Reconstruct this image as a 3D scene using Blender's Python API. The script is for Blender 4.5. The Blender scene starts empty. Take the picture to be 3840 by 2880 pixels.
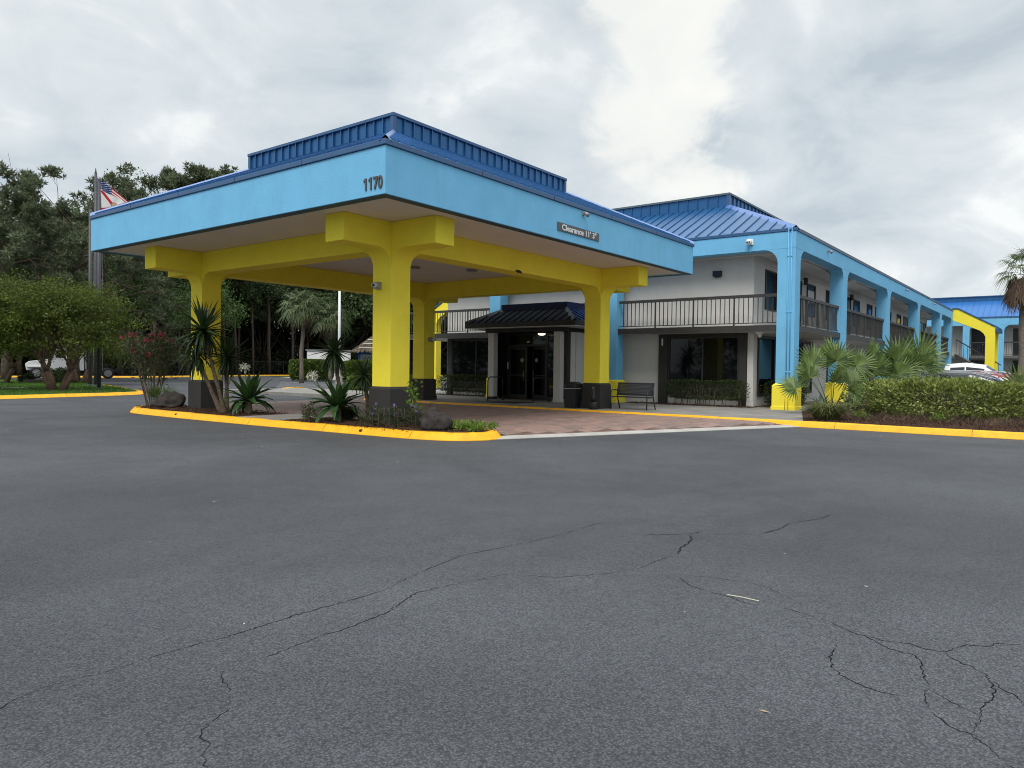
import bpy, bmesh, math, random
import numpy as np
from mathutils import Vector, Matrix, Euler

R = math.radians
rng = np.random.default_rng(7)
random.seed(7)
sc = bpy.context.scene
COL = sc.collection

# ------------------------------------------------------------------ camera
cam_d = bpy.data.cameras.new('camera')
cam = bpy.data.objects.new('camera', cam_d)
COL.objects.link(cam)
rt = Vector((0.60896355, -0.7931032, 0.01227622))
up = Vector((0.00971881, 0.02293624, 0.99968969))
fw = Vector((0.79313866, 0.60865527, -0.02167535))
mw = Matrix((rt, up, -fw)).transposed().to_4x4()
mw.translation = Vector((-9.93453575, -10.81985683, 1.5))
cam.matrix_world = mw
cam_d.sensor_width = 36.0
cam_d.lens = 2753.35 / 3840 * 36.0
cam_d.clip_start = 0.1
cam_d.clip_end = 2000
sc.camera = cam
CAM = Vector((-9.93, -10.82, 1.5))

# ------------------------------------------------------------------ light
SUN_ELEV, SUN_AZ = R(54), R(198)     # azimuth of the direction towards the sun, from +X
w = bpy.data.worlds.new('World')
sc.world = w
w.use_nodes = True
nt = w.node_tree
nt.nodes.clear()
def N(t, **k):
    n = nt.nodes.new(t)
    for a, b in k.items():
        setattr(n, a, b)
    return n
def lk(a, b):
    nt.links.new(a, b)
def mth(op, a, b=None, c=None):
    n = N('ShaderNodeMath', operation=op)
    for i, q in enumerate((a, b, c)):
        if q is None: continue
        if isinstance(q, (int, float)): n.inputs[i].default_value = q
        else: lk(q, n.inputs[i])
    return n.outputs[0]
def mixc(f, a, b):
    n = N('ShaderNodeMix', data_type='RGBA')
    for s, q in ((n.inputs[0], f), (n.inputs[6], a), (n.inputs[7], b)):
        if isinstance(q, (int, float)): s.default_value = q
        elif isinstance(q, tuple): s.default_value = (*q, 1)
        else: lk(q, s)
    return n.outputs[2]
def mrange(v, a, b, c=0, d=1, smooth=True):
    n = N('ShaderNodeMapRange')
    n.interpolation_type = 'SMOOTHSTEP' if smooth else 'LINEAR'
    lk(v, n.inputs[0])
    for i, q in enumerate((a, b, c, d)): n.inputs[i + 1].default_value = q
    return n.outputs[0]
tc = N('ShaderNodeTexCoord')
sep = N('ShaderNodeSeparateXYZ'); lk(tc.outputs['Generated'], sep.inputs[0])
dx, dy, dz = sep.outputs
zz = mth('ADD', mth('MAXIMUM', dz, 0.0), 0.42)
cmb = N('ShaderNodeCombineXYZ')
lk(mth('DIVIDE', dx, zz), cmb.inputs[0]); lk(mth('DIVIDE', dy, zz), cmb.inputs[1])
def noise(scale, detail, rough, dist=0.0, off=(0, 0, 0)):
    mp = N('ShaderNodeMapping'); lk(cmb.outputs[0], mp.inputs[0]); mp.inputs['Location'].default_value = off
    n = N('ShaderNodeTexNoise'); lk(mp.outputs[0], n.inputs[0])
    n.inputs['Scale'].default_value = scale; n.inputs['Detail'].default_value = detail
    n.inputs['Roughness'].default_value = rough; n.inputs['Distortion'].default_value = dist
    return n.outputs[0]
n1 = noise(3.6, 10, 0.55, 0.5, (3.1, 1.7, 0))
n2 = noise(1.5, 4, 0.5, 0.3, (0.4, 5.2, 0))
n3 = noise(9.5, 9, 0.60, 0.4, (7.3, 2.2, 0))
cl = mth('ADD', mth('MULTIPLY', n1, 0.58), mth('ADD', mth('MULTIPLY', n2, 0.32), mth('MULTIPLY', n3, 0.10)))
ramp = N('ShaderNodeValToRGB'); lk(cl, ramp.inputs[0])
e = ramp.color_ramp.elements
e[0].position = 0.39; e[0].color = (4.6, 5.2, 5.75, 1)
e[1].position = 0.63; e[1].color = (8.5, 8.65, 8.55, 1)
x = e.new(0.46); x.color = (5.6, 6.15, 6.5, 1)
x = e.new(0.555); x.color = (6.7, 7.15, 7.35, 1)
# the break in the cloud ahead
az = R(26.2)
s = mth('ADD', mth('MULTIPLY', dx, -math.sin(az)), mth('MULTIPLY', dy, math.cos(az)))
s = mth('ADD', s, mth('MULTIPLY', mth('SUBTRACT', n1, 0.5), 0.16))
s = mth('ADD', s, mth('MULTIPLY', mth('SUBTRACT', n3, 0.5), 0.14))
gap = mrange(mth('ABSOLUTE', s), 0.092, 0.035)
fwd = mth('ADD', mth('MULTIPLY', dx, math.cos(az)), mth('MULTIPLY', dy, math.sin(az)))
gap = mth('MULTIPLY', gap, mrange(fwd, 0.3, 0.6))
gap = mth('MULTIPLY', gap, mrange(mth('ADD', dz, mth('MULTIPLY', mth('SUBTRACT', n1, 0.5), 0.30)), 0.17, 0.27))
cloud = mixc(mth('MULTIPLY', gap, 0.66), ramp.outputs[0], (9.3, 9.15, 8.5))
# an overcast sky is brighter overhead than near the horizon
ovh = mrange(dz, 0.42, 0.95, 1.0, 2.2)
vm = N('ShaderNodeVectorMath', operation='SCALE'); lk(cloud, vm.inputs[0]); lk(ovh, vm.inputs['Scale'])
sky = N('ShaderNodeTexSky', sky_type='NISHITA')
sky.sun_disc = False
sky.sun_elevation = SUN_ELEV
sky.sun_rotation = math.pi / 2 - SUN_AZ
mixed = mixc(0.94, sky.outputs[0], vm.outputs[0])
bg = N('ShaderNodeBackground'); lk(mixed, bg.inputs[0]); bg.inputs[1].default_value = 0.094
wo = N('ShaderNodeOutputWorld'); lk(bg.outputs[0], wo.inputs[0])

sl = bpy.data.lights.new('sun', 'SUN')
sl.energy = 1.9
sl.angle = R(30)
sl.color = (1.0, 0.965, 0.91)
so = bpy.data.objects.new('sun', sl)
COL.objects.link(so)
sd = Vector((math.cos(SUN_ELEV) * math.cos(SUN_AZ), math.cos(SUN_ELEV) * math.sin(SUN_AZ), math.sin(SUN_ELEV)))
so.rotation_euler = sd.to_track_quat('Z', 'Y').to_euler()
so.location = (0, 0, 60)

sc.view_settings.view_transform = 'Standard'
sc.view_settings.look = 'None'
sc.view_settings.gamma = 1
sc.view_settings.use_curve_mapping = False
sc.view_settings.exposure = 0.32
sc.cycles.use_denoising = True
sc.cycles.filter_width = 1.0
sc.cycles.max_bounces = 6
sc.cycles.transparent_max_bounces = 8

# ------------------------------------------------------------------ materials
MATS = {}
def mat(name, c, rough=0.7, var=0.0, vs=3.0, bump=0.0, bs=60.0, metal=0.0, spec=0.5, island=None, transl=0.0,
        emit=None, alpha=None, obj=0.0, c2=None, coat=0.0, stain=0.0):
    if name in MATS: return MATS[name]
    m = bpy.data.materials.new(name); m.use_nodes = True
    t = m.node_tree; b = t.nodes['Principled BSDF']
    L = t.links.new
    b.inputs['Roughness'].default_value = rough
    b.inputs['Metallic'].default_value = metal
    b.inputs['Specular IOR Level'].default_value = spec
    b.inputs['Coat Weight'].default_value = coat
    col = None
    geo = t.nodes.new('ShaderNodeNewGeometry')
    def nz(scale, detail=6, rgh=0.6):
        n = t.nodes.new('ShaderNodeTexNoise'); L(geo.outputs['Position'], n.inputs[0])
        n.inputs['Scale'].default_value = scale; n.inputs['Detail'].default_value = detail; n.inputs['Roughness'].default_value = rgh
        return n.outputs[0]
    def mx(f, a, bb, blend='MIX'):
        n = t.nodes.new('ShaderNodeMix'); n.data_type = 'RGBA'; n.blend_type = blend
        for s_, q in ((n.inputs[0], f), (n.inputs[6], a), (n.inputs[7], bb)):
            if isinstance(q, (int, float)): s_.default_value = q
            elif isinstance(q, tuple): s_.default_value = (*q[:3], 1)
            else: L(q, s_)
        return n.outputs[2]
    def mr(v, a, bb, c_, d):
        n = t.nodes.new('ShaderNodeMapRange'); L(v, n.inputs[0])
        for i, q in enumerate((a, bb, c_, d)): n.inputs[i + 1].default_value = q
        return n.outputs[0]
    cur = tuple(c)
    if island:
        cur = mx(geo.outputs['Random Per Island'], tuple(c), tuple(island))
    if obj:
        oi = t.nodes.new('ShaderNodeObjectInfo')
        cur = mx(oi.outputs['Random'], cur, tuple(c2 or [q * (1 - obj) for q in c]))
    if var:
        f = mr(nz(vs), 0.3, 0.7, 1 - var, 1 + var)
        cmbn = t.nodes.new('ShaderNodeVectorMath'); cmbn.operation = 'SCALE'
        if isinstance(cur, tuple): cmbn.inputs[0].default_value = cur[:3]
        else: L(cur, cmbn.inputs[0])
        L(f, cmbn.inputs['Scale']); cur = cmbn.outputs[0]
    if stain:
        mp = t.nodes.new('ShaderNodeMapping'); L(geo.outputs['Position'], mp.inputs[0]); mp.inputs['Scale'].default_value = (3, 3, 0.5)
        n = t.nodes.new('ShaderNodeTexNoise'); L(mp.outputs[0], n.inputs[0]); n.inputs['Scale'].default_value = 1.3; n.inputs['Detail'].default_value = 7
        f = mr(n.outputs[0], 0.52, 0.75, 0, stain)
        cur = mx(f, cur, tuple(q * 0.55 + 0.02 for q in c))
    if isinstance(cur, tuple): b.inputs['Base Color'].default_value = (*cur[:3], 1)
    else: L(cur, b.inputs['Base Color'])
    if bump:
        bn = t.nodes.new('ShaderNodeBump'); L(nz(bs, 8, 0.65), bn.inputs['Height'])
        bn.inputs['Strength'].default_value = bump; bn.inputs['Distance'].default_value = 0.02
        L(bn.outputs[0], b.inputs['Normal'])
    if emit:
        b.inputs['Emission Color'].default_value = (*emit[:3], 1); b.inputs['Emission Strength'].default_value = emit[3]
    if transl:
        tr = t.nodes.new('ShaderNodeBsdfTranslucent'); ms = t.nodes.new('ShaderNodeMixShader')
        if isinstance(cur, tuple): tr.inputs[0].default_value = (*cur[:3], 1)
        else: L(cur, tr.inputs[0])
        ms.inputs[0].default_value = transl
        L(b.outputs[0], ms.inputs[1]); L(tr.outputs[0], ms.inputs[2])
        L(ms.outputs[0], t.nodes['Material Output'].inputs[0])
    MATS[name] = m
    return m

BLUE = mat('blue_stucco', (0.175, 0.475, 0.73), 0.8, 0.06, 1.2, 0.3, 45, spec=0.25, stain=0.14)
YEL = mat('yellow_stucco', (0.92, 0.765, 0.058), 0.75, 0.05, 1.5, 0.4, 45, spec=0.3, stain=0.05)
GREY = mat('dark_grey_stucco', (0.043, 0.041, 0.038), 0.8, 0.10, 2, 0.4, 45, spec=0.25)
WALL = mat('pale_stucco', (0.60, 0.585, 0.555), 0.85, 0.04, 1.5, 0.35, 50, spec=0.2, stain=0.06)
SOFF = mat('soffit_paint', (0.74, 0.66, 0.58), 0.8, 0.05, 0.8, 0.1, 30, spec=0.2)
ROOF = mat('blue_metal_roof', (0.022, 0.122, 0.30), 0.34, 0.06, 1.0, 0.06, 3, metal=0.4, spec=0.6, obj=0.10)
TRIM = mat('blue_metal_trim', (0.035, 0.10, 0.22), 0.4, 0.08, 2.0, spec=0.5)
CAPM = mat('grey_metal_cap', (0.09, 0.13, 0.155), 0.5, 0.1, 2.0)
DARK = mat('dark_bronze', (0.024, 0.022, 0.022), 0.5, 0.1, 4)
RAIL = mat('railing_paint', (0.040, 0.037, 0.035), 0.55, 0.15, 4)
GLASS = mat('dark_glass', (0.004, 0.005, 0.006), 0.03, spec=0.26)
SOFFW = mat('white_soffit', (0.58, 0.57, 0.55), 0.8, 0.05, 1)
CONC = mat('sidewalk_concrete', (0.24, 0.225, 0.205), 0.85, 0.22, 0.9, 0.3, 30, spec=0.2, stain=0.45)
CONCL = mat('light_concrete', (0.42, 0.40, 0.37), 0.85, 0.15, 1.5, 0.3, 40, spec=0.2)
KERB = mat('kerb_yellow_paint', (0.86, 0.43, 0.006), 0.55, 0.14, 5, 0.4, 25, spec=0.4, stain=0.35)
MULCH = mat('mulch_soil', (0.055, 0.032, 0.022), 0.95, 0.5, 9, 1.0, 30, spec=0.1)
BARKM = mat('mulch_chip', (0.12, 0.06, 0.038), 0.95, spec=0.1, island=(0.045, 0.03, 0.022))
GRASS = mat('grass_blade', (0.10, 0.19, 0.03), 0.7, 0.3, 0.6, spec=0.2, island=(0.05, 0.11, 0.02), transl=0.3)
TURF = mat('turf_soil', (0.055, 0.10, 0.022), 0.95, 0.4, 1.2, 0.6, 20, spec=0.1)
BARK = mat('bark', (0.10, 0.075, 0.058), 0.9, 0.35, 5, 0.9, 14, spec=0.15)
BARKD = mat('dark_bark', (0.05, 0.042, 0.035), 0.9, 0.35, 3, 0.9, 10, spec=0.1)
BARKP = mat('palm_bark', (0.17, 0.14, 0.115), 0.9, 0.3, 8, 0.9, 22, spec=0.15)
CREPE = mat('smooth_tan_bark', (0.13, 0.085, 0.06), 0.75, 0.35, 6, 0.5, 10, spec=0.2)
WHITE = mat('white_paint', (0.78, 0.78, 0.77), 0.5, 0.03, 2)
BLACKP = mat('black_plastic', (0.012, 0.012, 0.014), 0.45)
STEEL = mat('grey_steel', (0.28, 0.29, 0.30), 0.45, 0.1, 3, metal=0.3)

def leafmat(name, a, b, tr=0.3, rough=0.55, var=0.35, vs=0.9):
    return mat(name, a, rough, var, vs, spec=0.3, island=b, transl=tr)
LF_CREPE = leafmat('crepe_myrtle_leaf', (0.125, 0.155, 0.018), (0.045, 0.075, 0.012), var=.45, vs=.7)
LF_PINE = leafmat('pine_needle', (0.165, 0.19, 0.10), (0.06, 0.082, 0.045), 0.35)
LF_DARK = leafmat('oak_leaf', (0.10, 0.15, 0.052), (0.034, 0.060, 0.024), 0.3)
LF_MID = leafmat('maple_leaf', (0.085, 0.145, 0.028), (0.03, 0.065, 0.014), 0.3)
LF_UND = leafmat('undergrowth_leaf', (0.040, 0.052, 0.02), (0.012, 0.018, 0.008), 0.2)
LF_HEDGE = leafmat('hedge_leaf', (0.060, 0.085, 0.020), (0.016, 0.028, 0.010), 0.2, 0.4, 0.3, 2)
LF_PITT = leafmat('glossy_hedge_leaf', (0.35, 0.39, 0.105), (0.09, 0.13, 0.038), 0.25, 0.38, 0.3, 2.5)
LF_BOX = leafmat('clipped_hedge_leaf', (0.13, 0.19, 0.03), (0.05, 0.09, 0.018), 0.2, 0.5, 0.25, 1)
LF_PALM = leafmat('palmetto_frond', (0.19, 0.26, 0.075), (0.05, 0.095, 0.028), 0.25, 0.45, 0.3, 3)
LF_SABAL = leafmat('sabal_frond', (0.15, 0.19, 0.08), (0.06, 0.09, 0.04), 0.25, 0.5, 0.3, 1)
LF_DEAD = leafmat('dead_frond', (0.17, 0.115, 0.075), (0.08, 0.055, 0.04), 0.2, 0.8)
LF_YUC = leafmat('yucca_leaf', (0.042, 0.075, 0.025), (0.018, 0.038, 0.014), 0.2, 0.4, 0.3, 4)
LF_CRI = leafmat('crinum_leaf', (0.046, 0.105, 0.028), (0.020, 0.052, 0.016), 0.2, 0.35, 0.3, 4)
LF_OLE = leafmat('oleander_leaf', (0.075, 0.095, 0.035), (0.028, 0.042, 0.018), 0.25)
LF_RUE = leafmat('ruellia_leaf', (0.055, 0.085, 0.030), (0.022, 0.034, 0.016), 0.25)
LF_LIME = leafmat('bright_leaf', (0.17, 0.27, 0.035), (0.08, 0.15, 0.02), 0.35)
LF_AGAVE = leafmat('agave_leaf', (0.20, 0.25, 0.21), (0.11, 0.15, 0.125), 0.1, 0.5)
LF_TUFT = leafmat('tuft_grass', (0.27, 0.28, 0.11), (0.12, 0.15, 0.05), 0.35)
PINK = mat('pink_petal', (0.46, 0.05, 0.11), 0.6, island=(0.30, 0.05, 0.07), transl=0.3)
PURP = mat('purple_petal', (0.36, 0.25, 0.62), 0.6, island=(0.28, 0.18, 0.52), transl=0.3)
PETW = mat('white_petal', (0.72, 0.72, 0.62), 0.6, island=(0.6, 0.62, 0.5), transl=0.3)
STEMG = mat('woody_stem', (0.13, 0.10, 0.07), 0.85, 0.3, 8)

# ------------------------------------------------------------------ mesh helpers
class MB:
    def __init__(s): s.v = []; s.f = []; s.m = []
    def add(s, vs, fs, mi=0):
        o = len(s.v); s.v += [tuple(map(float, q)) for q in vs]
        for f in fs: s.f.append(tuple(i + o for i in f)); s.m.append(mi)
        return s
    def box(s, x0, x1, y0, y1, z0, z1, mi=0):
        return s.add([(x0, y0, z0), (x1, y0, z0), (x1, y1, z0), (x0, y1, z0), (x0, y0, z1), (x1, y0, z1), (x1, y1, z1), (x0, y1, z1)],
                     [(0, 3, 2, 1), (4, 5, 6, 7), (0, 1, 5, 4), (1, 2, 6, 5), (2, 3, 7, 6), (3, 0, 4, 7)], mi)
    def hexa(s, a, b, mi=0):      # bottom ring a (4, ccw from above), top ring b
        return s.add(list(a) + list(b), [(0, 3, 2, 1), (4, 5, 6, 7), (0, 1, 5, 4), (1, 2, 6, 5), (2, 3, 7, 6), (3, 0, 4, 7)], mi)
    def prism(s, poly, lo, hi, mi=0):   # convex or simple polygon of (x, y) extruded in z
        n = len(poly)
        a = sum(poly[i][0] * poly[(i + 1) % n][1] - poly[(i + 1) % n][0] * poly[i][1] for i in range(n))
        if a < 0: poly = poly[::-1]
        vs = [(p[0], p[1], lo) for p in poly] + [(p[0], p[1], hi) for p in poly]
        fs = [tuple(range(n - 1, -1, -1)), tuple(range(n, 2 * n))] + [(i, (i + 1) % n, n + (i + 1) % n, n + i) for i in range(n)]
        return s.add(vs, fs, mi)
    def extr(s, poly3, d, mi=0):   # planar polygon of 3D points extruded along vector d
        n = len(poly3); d = Vector(d)
        vs = [tuple(p) for p in poly3] + [tuple(Vector(p) + d) for p in poly3]
        fs = [tuple(range(n - 1, -1, -1)), tuple(range(n, 2 * n))] + [(i, (i + 1) % n, n + (i + 1) % n, n + i) for i in range(n)]
        return s.add(vs, fs, mi)
    def tube(s, pts, r, n=8, mi=0, cap=True):
        pts = [Vector(p) for p in pts]
        rs = r if isinstance(r, (list, tuple)) else [r] * len(pts)
        o = len(s.v); vs = []
        ref = None
        for i, p in enumerate(pts):
            t = (pts[min(i + 1, len(pts) - 1)] - pts[max(i - 1, 0)]).normalized()
            if ref is None: ref = t.orthogonal().normalized()
            ref = (ref - t * ref.dot(t))
            ref = ref.normalized() if ref.length > 1e-6 else t.orthogonal().normalized()
            b = t.cross(ref)
            for k in range(n):
                a = 2 * math.pi * k / n
                vs.append(tuple(p + (ref * math.cos(a) + b * math.sin(a)) * rs[i]))
        fs = [(i * n + k, i * n + (k + 1) % n, (i + 1) * n + (k + 1) % n, (i + 1) * n + k) for i in range(len(pts) - 1) for k in range(n)]
        if cap: fs += [tuple(range(n - 1, -1, -1)), tuple((len(pts) - 1) * n + k for k in range(n))]
        return s.add(vs, fs, mi)
    def lathe(s, prof, c=(0, 0, 0), n=16, mi=0):   # profile of (r, z)
        vs = [(c[0] + r * math.cos(2 * math.pi * k / n), c[1] + r * math.sin(2 * math.pi * k / n), c[2] + z) for r, z in prof for k in range(n)]
        fs = [(i * n + k, i * n + (k + 1) % n, (i + 1) * n + (k + 1) % n, (i + 1) * n + k) for i in range(len(prof) - 1) for k in range(n)]
        fs += [tuple(range(n - 1, -1, -1)), tuple((len(prof) - 1) * n + k for k in range(n))]
        return s.add(vs, fs, mi)
    def quad(s, *p, mi=0): return s.add(p, [tuple(range(len(p)))], mi)
    def mesh(s, name, mats, off=(0, 0, 0), smooth=False):
        me = bpy.data.meshes.new(name)
        v = np.array(s.v, dtype=np.float64) - np.array(off)
        me.from_pydata(v.tolist(), [], s.f)
        for m in (mats if isinstance(mats, (list, tuple)) else [mats]): me.materials.append(m)
        if any(s.m): me.polygons.foreach_set('material_index', s.m)
        if smooth: me.polygons.foreach_set('use_smooth', [True] * len(s.f))
        me.update()
        return me

def wl(o):
    p = Vector((0, 0, 0))
    while o is not None:
        p += o.location; o = o.parent
    return p
def link(name, me, parent=None):
    o = bpy.data.objects.new(name, me); COL.objects.link(o)
    if parent: o.parent = parent
    return o
def part(name, mb, m, parent=None, smooth=False, bevel=0, world=True):
    off = wl(parent) if (parent is not None and world) else (0, 0, 0)
    o = link(name, mb.mesh(name, m, off, smooth), parent)
    if bevel:
        md = o.modifiers.new('bevel', 'BEVEL'); md.width = bevel; md.segments = 2; md.limit_method = 'ANGLE'; md.angle_limit = R(50)
    return o
def tag(o, label=None, cat=None, group=None, kind=None):
    if label: o['label'] = label
    if cat: o['category'] = cat
    if group: o['group'] = group
    if kind: o['kind'] = kind
    return o
def thing(name, loc, label, cat, group=None, rz=0):
    o = link(name, None); o.location = loc; o.rotation_euler[2] = rz
    o.empty_display_size = 0.3
    return tag(o, label, cat, group)
def copy_tree(o, parent=None):
    c = o.copy(); COL.objects.link(c)
    if parent: c.parent = parent
    for ch in list(o.children): copy_tree(ch, c)
    return c
def structure(name, mb, m, parent=None, **k):
    o = part(name, mb, m, parent, **k)
    if not parent: o['kind'] = 'structure'
    return o

class LV:       # many leaf-sized quads held in arrays
    def __init__(s): s.q = []; s.mi = []
    def diamonds(s, P, D, U, ln, wd, mi=0, fold=0.0):
        """P base (n,3), D direction, U side vector, lengths and widths (n,)"""
        P = np.asarray(P, float); D = np.asarray(D, float); U = np.asarray(U, float)
        n = len(P)
        D = D / (np.linalg.norm(D, axis=1, keepdims=True) + 1e-9)
        U = U - D * (U * D).sum(1, keepdims=True)
        U = U / (np.linalg.norm(U, axis=1, keepdims=True) + 1e-9)
        ln = np.broadcast_to(np.asarray(ln, float), (n,))[:, None]; wd = np.broadcast_to(np.asarray(wd, float), (n,))[:, None]
        q = np.stack([P, P + D * ln * 0.45 + U * wd * 0.5, P + D * ln, P + D * ln * 0.45 - U * wd * 0.5], 1)
        s.q.append(q); s.mi.append(np.full(n, mi)); return s
    def quads(s, q, mi=0):
        q = np.asarray(q, float); s.q.append(q); s.mi.append(np.full(len(q), mi)); return s
    def mesh(s, name, mats, off=(0, 0, 0)):
        q = np.concatenate(s.q) - np.array(off); n = len(q)
        me = bpy.data.meshes.new(name)
        me.vertices.add(n * 4); me.loops.add(n * 4); me.polygons.add(n)
        me.vertices.foreach_set('co', q.reshape(-1).astype(np.float32))
        me.loops.foreach_set('vertex_index', np.arange(n * 4, dtype=np.int32))
        me.polygons.foreach_set('loop_start', np.arange(0, n * 4, 4, dtype=np.int32))
        me.polygons.foreach_set('loop_total', np.full(n, 4, dtype=np.int32))
        for m in (mats if isinstance(mats, (list, tuple)) else [mats]): me.materials.append(m)
        me.polygons.foreach_set('material_index', np.concatenate(s.mi).astype(np.int32))
        me.update(calc_edges=True)
        return me
def leaves(name, lv, m, parent=None, world=True):
    return link(name, lv.mesh(name, m, wl(parent) if (parent is not None and world) else (0, 0, 0)), parent)
def unit(n):
    v = rng.normal(size=(n, 3)); return v / np.linalg.norm(v, axis=1, keepdims=True)
def ball(n, r=1.0):
    return unit(n) * (rng.random((n, 1)) ** (1 / 3)) * r
def V3(*a): return np.array(a, float)
def text_mesh(txt, size, extrude, bold=0.0, align='CENTER'):
    cu = bpy.data.curves.new('text', 'FONT'); cu.body = txt; cu.size = size; cu.extrude = extrude; cu.offset = bold
    cu.align_x = align; cu.align_y = 'CENTER'
    o = bpy.data.objects.new('text', cu); COL.objects.link(o)
    dg = bpy.context.evaluated_depsgraph_get()
    me = bpy.data.meshes.new_from_object(o.evaluated_get(dg))
    bpy.data.objects.remove(o); bpy.data.curves.remove(cu)
    return me

# ================================================================== GROUND
def asphalt_mat():
    m = bpy.data.materials.new('asphalt'); m.use_nodes = True
    t = m.node_tree; b = t.nodes['Principled BSDF']; L = t.links.new
    g = t.nodes.new('ShaderNodeNewGeometry')
    def nz(s_, d, r_, dist=0):
        n = t.nodes.new('ShaderNodeTexNoise'); L(g.outputs['Position'], n.inputs[0]); n.inputs['Scale'].default_value = s_
        n.inputs['Detail'].default_value = d; n.inputs['Roughness'].default_value = r_; n.inputs['Distortion'].default_value = dist; return n.outputs[0]
    def mr(v, a, bb, c, d):
        n = t.nodes.new('ShaderNodeMapRange'); L(v, n.inputs[0])
        for i, q in enumerate((a, bb, c, d)): n.inputs[i + 1].default_value = q
        return n.outputs[0]
    def ma(op, a, bb):
        n = t.nodes.new('ShaderNodeMath'); n.operation = op
        for i, q in enumerate((a, bb)):
            if isinstance(q, (int, float)): n.inputs[i].default_value = q
            else: L(q, n.inputs[i])
        return n.outputs[0]
    big = mr(nz(0.22, 4, 0.55, 0.6), 0.3, 0.7, 0.72, 1.22)
    med = mr(nz(1.7, 6, 0.65), 0.3, 0.7, 0.90, 1.10)
    vo = t.nodes.new('ShaderNodeTexVoronoi'); L(g.outputs['Position'], vo.inputs[0]); vo.inputs['Scale'].default_value = 96
    gr = mr(vo.outputs['Distance'], 0.05, 0.75, 1.30, 0.55)
    sepc = t.nodes.new('ShaderNodeSeparateColor'); L(vo.outputs['Color'], sepc.inputs[0])
    st = mr(sepc.outputs[0], 0, 1, 0.68, 1.38)
    fine = mr(nz(300, 2, 0.5), 0.3, 0.7, 0.85, 1.15)
    f = ma('MULTIPLY', ma('MULTIPLY', big, med), ma('MULTIPLY', ma('MULTIPLY', gr, st), fine))
    sc_ = t.nodes.new('ShaderNodeVectorMath'); sc_.operation = 'SCALE'; sc_.inputs[0].default_value = (0.083, 0.0865, 0.095)
    L(f, sc_.inputs['Scale']); L(sc_.outputs[0], b.inputs['Base Color'])
    L(mr(nz(0.5, 4, 0.6), 0.3, 0.7, 0.72, 0.9), b.inputs['Roughness'])
    b.inputs['Specular IOR Level'].default_value = 0.32
    hb = ma('ADD', ma('MULTIPLY', vo.outputs['Distance'], -0.8), ma('MULTIPLY', nz(60, 6, 0.7), 0.9))
    bn = t.nodes.new('ShaderNodeBump'); L(hb, bn.inputs['Height']); bn.inputs["Strength"].default_value = 0.7; bn.inputs["Distance"].default_value = 0.007
    L(bn.outputs[0], b.inputs['Normal'])
    return m
ASPH = asphalt_mat()
mb = MB(); mb.quad((-400, -400, 0), (900, -400, 0), (900, 900, 0), (-400, 900, 0))
ground = structure('parking_lot', mb, ASPH)

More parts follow.
